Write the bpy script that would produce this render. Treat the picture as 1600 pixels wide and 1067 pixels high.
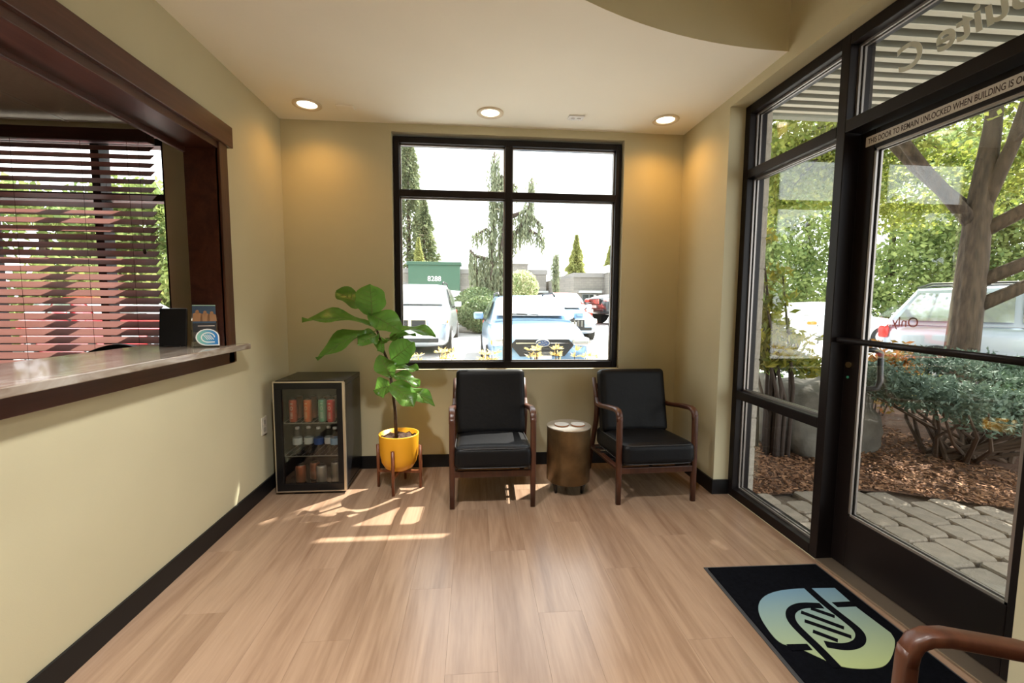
import bpy, math, random
import numpy as np
from mathutils import Vector, Matrix

for o in list(bpy.data.objects):
    bpy.data.objects.remove(o, do_unlink=True)
scene = bpy.context.scene
COL = scene.collection
random.seed(7)
rng = np.random.default_rng(7)

# ------------------------------------------------------------------ camera
F, PITCH, YAW, ROLL, CAM_H = 692.44, 0.0851, 0.0861, -0.0066, 1.27
def cam_axes():
    cy, sy = math.cos(YAW), math.sin(YAW)
    f0, r0, u0 = Vector((sy, cy, 0)), Vector((cy, -sy, 0)), Vector((0, 0, 1))
    cp, sp = math.cos(PITCH), math.sin(PITCH)
    fw, up = f0 * cp - u0 * sp, u0 * cp + f0 * sp
    cr, sr = math.cos(ROLL), math.sin(ROLL)
    return r0 * cr - up * sr, up * cr + r0 * sr, fw
CR, CU, CF = cam_axes()
CAM = Vector((0, 0, CAM_H))
cam_data = bpy.data.cameras.new("camera")
cam_data.sensor_width = 36.0
cam_data.lens = F / 1600 * 36.0
cam_data.clip_start, cam_data.clip_end = 0.02, 500
cam = bpy.data.objects.new("camera", cam_data)
COL.objects.link(cam)
cam.matrix_world = Matrix(((CR.x, CU.x, -CF.x, 0), (CR.y, CU.y, -CF.y, 0), (CR.z, CU.z, -CF.z, CAM_H), (0, 0, 0, 1)))
scene.camera = cam

def ray(px, py):
    return CR * ((px - 800) / F) + CU * ((533.5 - py) / F) + CF
def at_y(px, py, y):
    d = ray(px, py); return CAM + d * (y / d.y)
def at_z(px, py, z):
    d = ray(px, py); return CAM + d * ((z - CAM_H) / d.z)
def at_x(px, py, x):
    d = ray(px, py); return CAM + d * (x / d.x)

# ------------------------------------------------------------------ world, sun, exposure
world = bpy.data.worlds.new("world")
scene.world = world
world.use_nodes = True
wn = world.node_tree
wn.nodes["Background"].inputs[0].default_value = (0.93, 0.97, 1.0, 1)
wn.nodes["Background"].inputs[1].default_value = 3.2
SUN_TO = Vector((1.04, 1.0, 1.98)).normalized()
sun_data = bpy.data.lights.new("sun", "SUN")
sun_data.energy = 17
sun_data.color = (1.0, 0.95, 0.86)
sun_data.angle = 0.009
sun = bpy.data.objects.new("sun", sun_data)
COL.objects.link(sun)
sun.rotation_euler = SUN_TO.to_track_quat('Z', 'Y').to_euler()
sun.location = (6, 8, 14)
scene.view_settings.view_transform = 'Standard'
scene.view_settings.look = 'None'
scene.view_settings.gamma = 1.0
scene.view_settings.use_curve_mapping = False
scene.view_settings.exposure = 0.3
scene.cycles.use_denoising = True
scene.cycles.max_bounces = 10
scene.cycles.diffuse_bounces = 5
scene.cycles.glossy_bounces = 4
scene.cycles.transmission_bounces = 6
scene.cycles.transparent_max_bounces = 24
scene.cycles.sample_clamp_indirect = 6.0
scene.cycles.caustics_reflective = False
scene.cycles.caustics_refractive = False

# ------------------------------------------------------------------ materials
MATS = {}
def new_mat(name):
    m = bpy.data.materials.new(name); m.use_nodes = True
    return m, m.node_tree.nodes, m.node_tree.links, m.node_tree.nodes["Principled BSDF"]
def mat(name, col, rough=0.6, metal=0.0, spec=0.5, coat=0.0, noise=0.0, nscale=8.0, bump=0.0, bscale=60.0, rand=0.0, stretch=(1, 1, 1), emit=None, estr=0.0, sheen=0.0):
    """plain coloured surface with fine colour variation and fine relief"""
    if name in MATS: return MATS[name]
    m, N, L, P = new_mat(name)
    P.inputs["Base Color"].default_value = (*col, 1)
    P.inputs["Roughness"].default_value = rough
    P.inputs["Metallic"].default_value = metal
    P.inputs["Specular IOR Level"].default_value = spec
    P.inputs["Coat Weight"].default_value = coat
    P.inputs["Coat Roughness"].default_value = 0.08
    if sheen: P.inputs["Sheen Weight"].default_value = sheen
    if noise or bump or rand:
        tc = N.new("ShaderNodeTexCoord"); mp = N.new("ShaderNodeMapping")
        mp.inputs["Scale"].default_value = stretch
        L.new(tc.outputs["Object"], mp.inputs[0])
    if noise or rand:
        hsv = N.new("ShaderNodeHueSaturation"); hsv.inputs["Color"].default_value = (*col, 1)
        val = None
        if noise:
            nz = N.new("ShaderNodeTexNoise"); nz.inputs["Scale"].default_value = nscale; nz.inputs["Detail"].default_value = 4
            L.new(mp.outputs[0], nz.inputs["Vector"])
            mr = N.new("ShaderNodeMapRange"); mr.inputs[1].default_value = 0.25; mr.inputs[2].default_value = 0.75
            mr.inputs[3].default_value = 1 - noise; mr.inputs[4].default_value = 1 + noise
            L.new(nz.outputs["Fac"], mr.inputs[0]); val = mr.outputs[0]
        if rand:
            oi = N.new("ShaderNodeObjectInfo")
            r2 = N.new("ShaderNodeMapRange"); r2.inputs[3].default_value = 1 - rand; r2.inputs[4].default_value = 1 + rand
            L.new(oi.outputs["Random"], r2.inputs[0])
            if val is not None:
                mu = N.new("ShaderNodeMath"); mu.operation = 'MULTIPLY'
                L.new(val, mu.inputs[0]); L.new(r2.outputs[0], mu.inputs[1]); val = mu.outputs[0]
            else: val = r2.outputs[0]
        L.new(val, hsv.inputs["Value"]); L.new(hsv.outputs[0], P.inputs["Base Color"])
    if bump:
        bz = N.new("ShaderNodeTexNoise"); bz.inputs["Scale"].default_value = bscale; bz.inputs["Detail"].default_value = 3
        L.new(mp.outputs[0], bz.inputs["Vector"])
        bp = N.new("ShaderNodeBump"); bp.inputs["Strength"].default_value = bump; bp.inputs["Distance"].default_value = 0.01
        L.new(bz.outputs["Fac"], bp.inputs["Height"]); L.new(bp.outputs[0], P.inputs["Normal"])
    if emit:
        P.inputs["Emission Color"].default_value = (*emit, 1); P.inputs["Emission Strength"].default_value = estr
    MATS[name] = m
    return m
def wood(name, c0, c1, rough=0.45, axis=1, scale=9.0, rand=0.12, coat=0.0, spec=0.5):
    if name in MATS: return MATS[name]
    m, N, L, P = new_mat(name)
    tc = N.new("ShaderNodeTexCoord"); oi = N.new("ShaderNodeObjectInfo")
    off = N.new("ShaderNodeVectorMath"); off.operation = 'SCALE'; off.inputs[0].default_value = (37, 53, 11)
    L.new(oi.outputs["Random"], off.inputs["Scale"])
    ad = N.new("ShaderNodeVectorMath"); ad.operation = 'ADD'
    L.new(tc.outputs["Object"], ad.inputs[0]); L.new(off.outputs[0], ad.inputs[1])
    mp = N.new("ShaderNodeMapping"); s = [1.0, 1.0, 1.0]; s[axis] = 0.07
    mp.inputs["Scale"].default_value = s; L.new(ad.outputs[0], mp.inputs[0])
    wv = N.new("ShaderNodeTexNoise"); wv.inputs["Scale"].default_value = scale; wv.inputs["Detail"].default_value = 6
    wv.inputs["Distortion"].default_value = 1.2; L.new(mp.outputs[0], wv.inputs["Vector"])
    fn = N.new("ShaderNodeTexNoise"); fn.inputs["Scale"].default_value = scale * 9; fn.inputs["Detail"].default_value = 3
    L.new(mp.outputs[0], fn.inputs["Vector"])
    mx = N.new("ShaderNodeMath"); mx.operation = 'MULTIPLY_ADD'; mx.inputs[1].default_value = 0.35
    L.new(fn.outputs["Fac"], mx.inputs[0]); L.new(wv.outputs["Fac"], mx.inputs[2])
    mr = N.new("ShaderNodeMapRange"); mr.inputs[1].default_value = 0.42; mr.inputs[2].default_value = 0.9
    L.new(mx.outputs[0], mr.inputs[0])
    cr = N.new("ShaderNodeMix"); cr.data_type = 'RGBA'
    cr.inputs["A"].default_value = (*c0, 1); cr.inputs["B"].default_value = (*c1, 1)
    L.new(mr.outputs[0], cr.inputs["Factor"])
    hs = N.new("ShaderNodeHueSaturation"); rr = N.new("ShaderNodeMapRange")
    rr.inputs[3].default_value = 1 - rand; rr.inputs[4].default_value = 1 + rand
    L.new(oi.outputs["Random"], rr.inputs[0]); L.new(rr.outputs[0], hs.inputs["Value"])
    L.new(cr.outputs["Result"], hs.inputs["Color"]); L.new(hs.outputs[0], P.inputs["Base Color"])
    P.inputs["Roughness"].default_value = rough; P.inputs["Coat Weight"].default_value = coat
    P.inputs["Specular IOR Level"].default_value = spec
    bp = N.new("ShaderNodeBump"); bp.inputs["Strength"].default_value = 0.06; bp.inputs["Distance"].default_value = 0.004
    L.new(fn.outputs["Fac"], bp.inputs["Height"]); L.new(bp.outputs[0], P.inputs["Normal"])
    MATS[name] = m
    return m
def leafmat(name, c0, c1, trans=0.45, rough=0.5, scale=1.5):
    """leaf: diffuse and translucent, colour varied from leaf to leaf by position"""
    if name in MATS: return MATS[name]
    m, N, L, P = new_mat(name)
    g = N.new("ShaderNodeNewGeometry")
    tc = N.new("ShaderNodeTexCoord")
    nz = N.new("ShaderNodeTexNoise"); nz.inputs["Scale"].default_value = scale; nz.inputs["Detail"].default_value = 3
    L.new(tc.outputs["Object"], nz.inputs["Vector"])
    ad = N.new("ShaderNodeMath"); ad.operation = 'MULTIPLY_ADD'; ad.inputs[1].default_value = 0.55
    L.new(g.outputs["Random Per Island"], ad.inputs[0]); L.new(nz.outputs["Fac"], ad.inputs[2])
    mr = N.new("ShaderNodeMapRange"); mr.inputs[1].default_value = 0.4; mr.inputs[2].default_value = 1.1
    L.new(ad.outputs[0], mr.inputs[0])
    cr = N.new("ShaderNodeMix"); cr.data_type = 'RGBA'
    cr.inputs["A"].default_value = (*c0, 1); cr.inputs["B"].default_value = (*c1, 1)
    L.new(mr.outputs[0], cr.inputs["Factor"])
    L.new(cr.outputs["Result"], P.inputs["Base Color"])
    P.inputs["Roughness"].default_value = rough
    tr = N.new("ShaderNodeBsdfTranslucent"); L.new(cr.outputs["Result"], tr.inputs["Color"])
    ms = N.new("ShaderNodeMixShader"); ms.inputs[0].default_value = trans
    L.new(P.outputs[0], ms.inputs[1]); L.new(tr.outputs[0], ms.inputs[2])
    L.new(ms.outputs[0], N["Material Output"].inputs["Surface"])
    MATS[name] = m
    return m
def glass(name, tint=(1, 1, 1), boost=1.0):
    """clear pane: see-through with the mirror share of real glass by angle"""
    if name in MATS: return MATS[name]
    m, N, L, P = new_mat(name)
    N.remove(P)
    tr = N.new("ShaderNodeBsdfTransparent"); tr.inputs[0].default_value = (*tint, 1)
    gl = N.new("ShaderNodeBsdfGlossy"); gl.inputs["Roughness"].default_value = 0.0
    g = N.new("ShaderNodeNewGeometry"); dt = N.new("ShaderNodeVectorMath"); dt.operation = 'DOT_PRODUCT'
    L.new(g.outputs["Incoming"], dt.inputs[0]); L.new(g.outputs["Normal"], dt.inputs[1])
    ab = N.new("ShaderNodeMath"); ab.operation = 'ABSOLUTE'; L.new(dt.outputs["Value"], ab.inputs[0])
    om = N.new("ShaderNodeMath"); om.operation = 'SUBTRACT'; om.inputs[0].default_value = 1.0; L.new(ab.outputs[0], om.inputs[1])
    pw5 = N.new("ShaderNodeMath"); pw5.operation = 'POWER'; pw5.inputs[1].default_value = 5.0; L.new(om.outputs[0], pw5.inputs[0])
    sch = N.new("ShaderNodeMath"); sch.operation = 'MULTIPLY_ADD'; sch.inputs[1].default_value = 0.957; sch.inputs[2].default_value = 0.043
    L.new(pw5.outputs[0], sch.inputs[0])
    mu = N.new("ShaderNodeMath"); mu.operation = 'MULTIPLY'; mu.inputs[1].default_value = boost; mu.use_clamp = True
    L.new(sch.outputs[0], mu.inputs[0])
    ms = N.new("ShaderNodeMixShader")
    L.new(mu.outputs[0], ms.inputs[0]); L.new(tr.outputs[0], ms.inputs[1]); L.new(gl.outputs[0], ms.inputs[2])
    L.new(ms.outputs[0], N["Material Output"].inputs["Surface"])
    MATS[name] = m
    return m
def emis(name, col, strength):
    if name in MATS: return MATS[name]
    m, N, L, P = new_mat(name)
    e = N.new("ShaderNodeEmission"); e.inputs[0].default_value = (*col, 1); e.inputs[1].default_value = strength
    L.new(e.outputs[0], N["Material Output"].inputs["Surface"])
    MATS[name] = m
    return m
def gradmat(name, c0, c1, axis=1, a=-0.2, b=0.2, rough=0.9):
    """dyed colour that runs from one tone to another along an object axis"""
    if name in MATS: return MATS[name]
    m, N, L, P = new_mat(name)
    tc = N.new("ShaderNodeTexCoord"); sx = N.new("ShaderNodeSeparateXYZ"); L.new(tc.outputs["Object"], sx.inputs[0])
    mr = N.new("ShaderNodeMapRange"); mr.inputs[1].default_value = a; mr.inputs[2].default_value = b
    L.new(sx.outputs[axis], mr.inputs[0])
    cr = N.new("ShaderNodeMix"); cr.data_type = 'RGBA'
    cr.inputs["A"].default_value = (*c0, 1); cr.inputs["B"].default_value = (*c1, 1)
    L.new(mr.outputs[0], cr.inputs["Factor"]); L.new(cr.outputs["Result"], P.inputs["Base Color"])
    P.inputs["Roughness"].default_value = rough; P.inputs["Specular IOR Level"].default_value = 0.1
    MATS[name] = m
    return m
def stone_mat(name):
    m, N, L, P = new_mat(name)
    tc = N.new("ShaderNodeTexCoord")
    mp = N.new("ShaderNodeMapping"); mp.inputs["Scale"].default_value = (6, 1.2, 6); mp.inputs["Rotation"].default_value = (0.1, 0, 0.5)
    L.new(tc.outputs["Object"], mp.inputs[0])
    nz = N.new("ShaderNodeTexNoise"); nz.inputs["Scale"].default_value = 3; nz.inputs["Detail"].default_value = 8; nz.inputs["Distortion"].default_value = 1.5
    L.new(mp.outputs[0], nz.inputs["Vector"])
    cr = N.new("ShaderNodeValToRGB")
    cr.color_ramp.elements[0].position = 0.3; cr.color_ramp.elements[0].color = (0.20, 0.135, 0.10, 1)
    cr.color_ramp.elements[1].position = 0.68; cr.color_ramp.elements[1].color = (0.46, 0.42, 0.375, 1)
    e = cr.color_ramp.elements.new(0.5); e.color = (0.33, 0.275, 0.225, 1)
    L.new(nz.outputs["Fac"], cr.inputs[0]); L.new(cr.outputs[0], P.inputs["Base Color"])
    P.inputs["Roughness"].default_value = 0.1; P.inputs["Specular IOR Level"].default_value = 0.6
    return m

WALL = mat("olive_paint", (0.55, 0.505, 0.34), 0.75, spec=0.25, noise=0.03, nscale=3, bump=0.03, bscale=220)
CEIL = mat("ceiling_paint", (0.95, 0.92, 0.82), 0.85, spec=0.2, noise=0.02, nscale=2)
BASE = mat("black_vinyl", (0.006, 0.0055, 0.006), 0.45, spec=0.3)
BRONZE = mat("dark_bronze_metal", (0.009, 0.006, 0.006), 0.42, metal=0.0, spec=0.22)
ALU = mat("glazing_bead", (0.30, 0.27, 0.25), 0.35, metal=0.6)
GLASS = glass("window_glass", (0.97, 0.98, 0.97), 1.2)
PLANK = wood("oak_plank", (0.205, 0.123, 0.077), (0.35, 0.235, 0.158), 0.27, axis=1, scale=9, rand=0.04, spec=0.75)
WALNUT = wood("walnut", (0.040, 0.012, 0.006), (0.085, 0.028, 0.013), 0.36, axis=2, scale=14, rand=0.06)
CASING = wood("stained_casing", (0.042, 0.013, 0.009), (0.105, 0.038, 0.023), 0.32, axis=1, scale=8, rand=0.1)
LEATHER = mat("black_leather", (0.004, 0.004, 0.005), 0.46, spec=0.22, noise=0.2, nscale=4, bump=0.10, bscale=35)
WHITE = mat("white_plastic", (0.78, 0.77, 0.74), 0.45)
BLACK = mat("black_plastic", (0.012, 0.012, 0.013), 0.35)

# ------------------------------------------------------------------ mesh helpers
class MB:
    def __init__(s): s.v, s.f = [], []
    def add(s, vs, fs):
        b = len(s.v); s.v += [tuple(p) for p in vs]; s.f += [tuple(i + b for i in f) for f in fs]; return s
    def box(s, x0, x1, y0, y1, z0, z1, M=None):
        vs = [Vector((x, y, z)) for x in (x0, x1) for y in (y0, y1) for z in (z0, z1)]
        if M is not None: vs = [M @ p for p in vs]
        return s.add(vs, [(0, 1, 3, 2), (4, 6, 7, 5), (0, 4, 5, 1), (2, 3, 7, 6), (0, 2, 6, 4), (1, 5, 7, 3)])
    def cyl(s, p0, p1, r0, r1=None, n=16):
        return s.tube([p0, p1], [r0, r0 if r1 is None else r1], n)
    def tube(s, pts, radii, n=8, flat=None, ref=None, cap=True, phase=None, sq=1.0):
        pts = [Vector(p) for p in pts]
        if not hasattr(radii, '__len__'): radii = [radii] * len(pts)
        vs, fs = [], []
        T0 = (pts[1] - pts[0]).normalized()
        up = Vector(ref) if ref else (Vector((0, 0, 1)) if abs(T0.z) < 0.9 else Vector((0, 1, 0)))
        a = None
        ph = (math.pi / n if n == 4 else 0) if phase is None else phase
        for i, p in enumerate(pts):
            if i == 0: T = pts[1] - pts[0]
            elif i == len(pts) - 1: T = pts[-1] - pts[-2]
            else: T = (pts[i + 1] - p).normalized() + (p - pts[i - 1]).normalized()
            T.normalize()
            if ref: a = up.cross(T).normalized() if up.cross(T).length > 1e-5 else (a or Vector((1, 0, 0)))
            elif a is None: a = up.cross(T).normalized()
            else:
                a = a - T * a.dot(T); a.normalize()
            b = T.cross(a)
            fa, fb = flat if flat else (1, 1)
            for k in range(n):
                t = 2 * math.pi * k / n + ph
                ct, sn = math.cos(t), math.sin(t)
                ct, sn = math.copysign(abs(ct) ** sq, ct), math.copysign(abs(sn) ** sq, sn)
                vs.append(p + a * (ct * radii[i] * fa) + b * (sn * radii[i] * fb))
        for i in range(len(pts) - 1):
            for k in range(n):
                k2 = (k + 1) % n
                fs.append((i * n + k, i * n + k2, (i + 1) * n + k2, (i + 1) * n + k))
        if cap:
            fs.append(tuple(range(n - 1, -1, -1))); fs.append(tuple(range((len(pts) - 1) * n, len(pts) * n)))
        return s.add(vs, fs)
    def lathe(s, prof, c=(0, 0, 0), n=32, cap=True):
        vs, fs = [], []
        for r, z in prof:
            for k in range(n):
                t = 2 * math.pi * k / n
                vs.append((c[0] + r * math.cos(t), c[1] + r * math.sin(t), c[2] + z))
        for i in range(len(prof) - 1):
            for k in range(n):
                k2 = (k + 1) % n
                fs.append((i * n + k, i * n + k2, (i + 1) * n + k2, (i + 1) * n + k))
        if cap:
            if prof[0][0] > 1e-6: fs.append(tuple(range(n - 1, -1, -1)))
            if prof[-1][0] > 1e-6: fs.append(tuple(range((len(prof) - 1) * n, len(prof) * n)))
        return s.add(vs, fs)
    def prism(s, poly, z0, z1, M=None):
        n = len(poly)
        vs = [Vector((x, y, z0)) for x, y in poly] + [Vector((x, y, z1)) for x, y in poly]
        if M is not None: vs = [M @ p for p in vs]
        return s.add(vs, [tuple(range(n - 1, -1, -1)), tuple(range(n, 2 * n))] + [(i, (i + 1) % n, n + (i + 1) % n, n + i) for i in range(n)])
    def grid(s, fn, nu, nv, closed=False):
        vs = [fn(i / nu, j / nv) for i in range(nu + 1) for j in range(nv + 1)]
        fs = [(i * (nv + 1) + j, (i + 1) * (nv + 1) + j, (i + 1) * (nv + 1) + j + 1, i * (nv + 1) + j + 1) for i in range(nu) for j in range(nv)]
        return s.add(vs, fs)
    def loft(s, secs, cap=True):
        n = len(secs[0]); vs = [p for sec in secs for p in sec]; fs = []
        for i in range(len(secs) - 1):
            for k in range(n):
                k2 = (k + 1) % n
                fs.append((i * n + k, i * n + k2, (i + 1) * n + k2, (i + 1) * n + k))
        if cap: fs += [tuple(range(n - 1, -1, -1)), tuple(range((len(secs) - 1) * n, len(secs) * n))]
        return s.add(vs, fs)
    def ribbon(s, pts, w, z0, z1):
        """flat bar of width w along a polyline lying in the xy plane"""
        P = [Vector((p[0], p[1])) for p in pts]; Lf, Rt = [], []
        for i, p in enumerate(P):
            t = (P[min(i + 1, len(P) - 1)] - P[max(i - 1, 0)]).normalized(); n = Vector((-t.y, t.x)) * (w / 2)
            Lf.append(p + n); Rt.append(p - n)
        for i in range(len(P) - 1):
            s.prism([Lf[i], Rt[i], Rt[i + 1], Lf[i + 1]], z0, z1)
        return s
    def pillow(s, x0, x1, y0, y1, z0, z1, e=5.0, n=10, crown=0.0):
        """soft cushion: rounded box with slightly swollen faces"""
        c = Vector(((x0 + x1) / 2, (y0 + y1) / 2, (z0 + z1) / 2)); h = Vector(((x1 - x0) / 2, (y1 - y0) / 2, (z1 - z0) / 2))
        idx, vs, fs = {}, [], []
        r = min(h) * 0.55
        def vert(p):
            k = tuple(round(q, 5) for q in p)
            if k not in idx:
                q = Vector([p[i] * h[i] for i in range(3)])
                core = Vector([max(-h[i] + r, min(h[i] - r, q[i])) for i in range(3)])
                d = q - core
                if d.length > 1e-9: q = core + d.normalized() * r
                q.z += crown * (1 - p[0] ** 2) * (1 - p[1] ** 2) * (1 if p[2] > 0 else 0.0) * max(0, p[2])
                idx[k] = len(vs); vs.append(c + q)
            return idx[k]
        tt = [math.copysign(abs(2 * i / n - 1) ** 0.6, 2 * i / n - 1) for i in range(n + 1)]
        for ax in range(3):
            for sg in (-1, 1):
                for i in range(n):
                    for j in range(n):
                        q = []
                        for a, b in ((tt[i], tt[j]), (tt[i + 1], tt[j]), (tt[i + 1], tt[j + 1]), (tt[i], tt[j + 1])):
                            p = [0, 0, 0]; p[ax] = sg; p[(ax + 1) % 3] = a; p[(ax + 2) % 3] = b; q.append(vert(p))
                        if sg < 0: q.reverse()
                        fs.append(tuple(q))
        return s.add(vs, fs)
    def build(s, name, material, parent=None, smooth=False, bevel=0.0, loc=None, rot=None, seg=2):
        me = bpy.data.meshes.new(name); me.from_pydata([tuple(p) for p in s.v], [], s.f); me.update()
        me.materials.append(material)
        if smooth: me.polygons.foreach_set("use_smooth", [True] * len(me.polygons))
        o = bpy.data.objects.new(name, me); COL.objects.link(o)
        if bevel:
            b = o.modifiers.new("edge", 'BEVEL'); b.width = bevel; b.segments = seg; b.limit_method = 'ANGLE'; b.angle_limit = math.radians(40)
        if parent is not None: o.parent = parent
        if loc is not None: o.location = loc
        if rot is not None: o.rotation_euler = rot
        return o
def tag(o, label=None, cat=None, group=None, kind=None):
    if label: o["label"] = label
    if cat: o["category"] = cat
    if group: o["group"] = group
    if kind: o["kind"] = kind
    return o
def thing(name, label, cat, loc=(0, 0, 0), rz=0.0, group=None, kind=None):
    o = bpy.data.objects.new(name, None); COL.objects.link(o)
    o.empty_display_size = 0.1
    o.location = loc; o.rotation_euler = (0, 0, rz)
    return tag(o, label, cat, group, kind)
def copy_tree(o, parent=None):
    c = o.copy(); COL.objects.link(c); c.parent = parent
    for ch in list(o.children): copy_tree(ch, c)
    return c
def put(name, data, parent, loc, rot=None):
    o = bpy.data.objects.new(name, data); COL.objects.link(o)
    if parent is not None: o.parent = parent
    o.location = loc
    if rot is not None: o.rotation_euler = rot
    return o
def leaves(name, C, U, V, material, parent=None, kind="stuff", rhomb=True):
    """many small leaf blades in one mesh: centres C, half-length vectors U, half-width vectors V"""
    n = len(C); C, U, V = (np.asarray(a, float) for a in (C, U, V))
    co = np.stack([C - U, C + V, C + U, C - V] if rhomb else [C - U - V, C + U - V, C + U + V, C - U + V], 1).reshape(-1, 3)
    me = bpy.data.meshes.new(name)
    me.vertices.add(4 * n); me.vertices.foreach_set("co", co.ravel().astype(np.float32))
    me.loops.add(4 * n); me.loops.foreach_set("vertex_index", np.arange(4 * n, dtype=np.int32))
    me.polygons.add(n); me.polygons.foreach_set("loop_start", np.arange(0, 4 * n, 4, dtype=np.int32))
    try: me.polygons.foreach_set("loop_total", np.full(n, 4, dtype=np.int32))
    except Exception: pass
    me.update(calc_edges=True); me.validate()
    me.materials.append(material)
    o = bpy.data.objects.new(name, me); COL.objects.link(o)
    if parent is not None: o.parent = parent
    if kind: o["kind"] = kind
    return o
def rand_dirs(n):
    d = rng.normal(size=(n, 3)); return d / np.linalg.norm(d, axis=1, keepdims=True)
def perp(U, W):
    """half-width vectors at right angles to U, of length W"""
    d = rand_dirs(len(U)); v = np.cross(U, d); v /= np.linalg.norm(v, axis=1, keepdims=True) + 1e-9
    return v * np.asarray(W).reshape(-1, 1)
def text(name, body, size, material, parent, origin, xaxis, yaxis, extrude=0.0008, align='LEFT', shear=0.0, bold=0.0, sx=1.0):
    cu = bpy.data.curves.new(name, 'FONT'); cu.body = body; cu.size = size; cu.extrude = extrude
    cu.align_x = align; cu.align_y = 'BOTTOM_BASELINE'; cu.shear = shear; cu.offset = bold
    cu.materials.append(material)
    o = bpy.data.objects.new(name, cu); COL.objects.link(o)
    if parent is not None: o.parent = parent
    x, y = Vector(xaxis).normalized(), Vector(yaxis).normalized(); z = x.cross(y)
    M = Matrix(((x.x * sx, y.x, z.x, origin[0]), (x.y * sx, y.y, z.y, origin[1]), (x.z * sx, y.z, z.z, origin[2]), (0, 0, 0, 1)))
    me = bpy.data.meshes.new_from_object(o.evaluated_get(bpy.context.evaluated_depsgraph_get()))
    bpy.data.objects.remove(o, do_unlink=True)
    o = bpy.data.objects.new(name, me); COL.objects.link(o)
    if parent is not None: o.parent = parent; o.matrix_local = M
    else: o.matrix_world = M
    return o
# ------------------------------------------------------------------ room shell
XL, XR, YB, H, YR, HR = -1.374, 1.6075, 3.402, 2.569, -2.6, 3.1
XL2 = XL - 0.15            # reception side of the counter wall
XO, YO = 1.85, 3.602       # outer faces of the right and back walls
RX, RH = -4.3, 2.49        # reception room
WX0, WX1, WZ0, WZ1 = -0.5985, 1.145, 0.7626, 2.5125
BX0, BX1, BZ0, BZ1 = -3.95, -2.17, 0.72, 2.42
def holed(mb, fixed, a, b, u0, u1, v0, v1, holes):
    """slab between a and b on one axis, spanning u and z, with rectangular openings"""
    us = sorted({u0, u1, *[q for h in holes for q in h[:2]]}); vs = sorted({v0, v1, *[q for h in holes for q in h[2:]]})
    for i in range(len(us) - 1):
        for j in range(len(vs) - 1):
            cu, cv = (us[i] + us[i + 1]) / 2, (vs[j] + vs[j + 1]) / 2
            if any(h[0] < cu < h[1] and h[2] < cv < h[3] for h in holes): continue
            if fixed == 'y': mb.box(us[i], us[i + 1], a, b, vs[j], vs[j + 1])
            else: mb.box(a, b, us[i], us[i + 1], vs[j], vs[j + 1])
    return mb
def struct(o, label, cat): return tag(o, label, cat, kind="structure")
struct(holed(MB(), 'y', YB, YO, RX - 0.15, XO, -0.15, 3.15, [(WX0, WX1, WZ0, WZ1), (BX0, BX1, BZ0, BZ1)]).build("wall_back", WALL),
       "olive painted wall with the big four-pane window", "wall")
struct(holed(MB(), 'x', XL2, XL, YR, YB, 0, HR, [(-1.3, 2.585, 0.997, 2.13)]).build("wall_left", WALL),
       "pale olive wall under and around the reception opening", "wall")
struct(holed(MB(), 'x', XR, XO, YR - 0.15, YB, -0.15, 3.15, [(1.116, 2.772, -0.001, 2.51)]).build("wall_right", WALL),
       "olive wall around the glazed entrance door", "wall")
struct(MB().box(RX - 0.15, XR, YR - 0.15, YR, -0.15, 3.15).build("wall_rear", WALL), "olive wall behind the viewpoint", "wall")
struct(MB().box(RX - 0.15, RX, YR, YB, -0.15, 3.15).build("wall_reception", WALL), "olive far wall inside the reception office", "wall")
struct(MB().box(RX - 0.15, XO, YR - 0.15, YO, 3.15, 3.35).build("roof", mat("roofing", (0.2, 0.2, 0.2), 0.9)), "flat roof slab over the office suite", "roof")
# floor: base slab and planks
fl = struct(MB().box(RX - 0.1, XO, YR, YB, -0.15, -0.008).build("floor", mat("subfloor", (0.05, 0.035, 0.025), 0.9)), "light oak plank floor of the waiting area", "floor")
pw = 0.182
x = XL; row = 0
while x < 1.71 - 0.01:
    x1 = min(x + pw, 1.705)
    y = YR - ((row * 0.47) % 1.22)
    while y < YB:
        y0, y1 = max(y, YR), min(y + 1.22, YB)
        if x + 0.01 > XR: y0, y1 = max(y0, 1.116), min(y1, 2.772)
        if y1 - y0 > 0.02:
            cx, cy = (x + x1) / 2, (y0 + y1) / 2; g = 0.0003
            MB().box(x - cx + g, x1 - cx - g, y0 - cy + g, y1 - cy - g, -0.008, 0).build("plank", PLANK, fl, loc=(cx, cy, 0))
        y += 1.22
    x += pw; row += 1
struct(MB().box(RX, XL2, YR, YB, -0.008, 0.0).build("floor_reception", mat("grey_carpet", (0.10, 0.09, 0.08), 0.95, bump=0.4, bscale=400)), "grey carpet of the reception office", "floor")
# ceiling with the round raised recess over the entrance
RC, RCX, RCY = 2.44, 1.608, -0.18
mb = MB(); n = 60
xs = [XL + (XR - XL) * i / n for i in range(n + 1)]
def yc(x, s):
    d = RC * RC - (x - RCX) ** 2
    return RCY + s * math.sqrt(d) if d > 0 else RCY
for i in range(n):
    a, b = xs[i], xs[i + 1]
    for s, e in ((1, YB), (-1, YR)):
        ya, yb = yc(a, s), yc(b, s)
        if s < 0 and max(ya, yb) <= YR + 0.001: continue
        q = [(a, ya, H), (b, yb, H), (b, e, H), (a, e, H)]
        if s > 0: q.reverse()
        mb.add(q + [(p[0], p[1], H + 0.04) for p in q], [(0, 1, 2, 3), (7, 6, 5, 4)])
struct(mb.build("ceiling", CEIL), "cream flat ceiling with recessed downlights", "ceiling")
mb = MB(); th0, th1, n = math.pi * 0.5, math.pi * 1.5, 72
mb.grid(lambda u, v: (min(RCX - RC * math.sin(math.pi * u), XR), RCY + RC * math.cos(math.pi * u), H - 0.002 + v * (HR - H)), n, 1)
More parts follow.
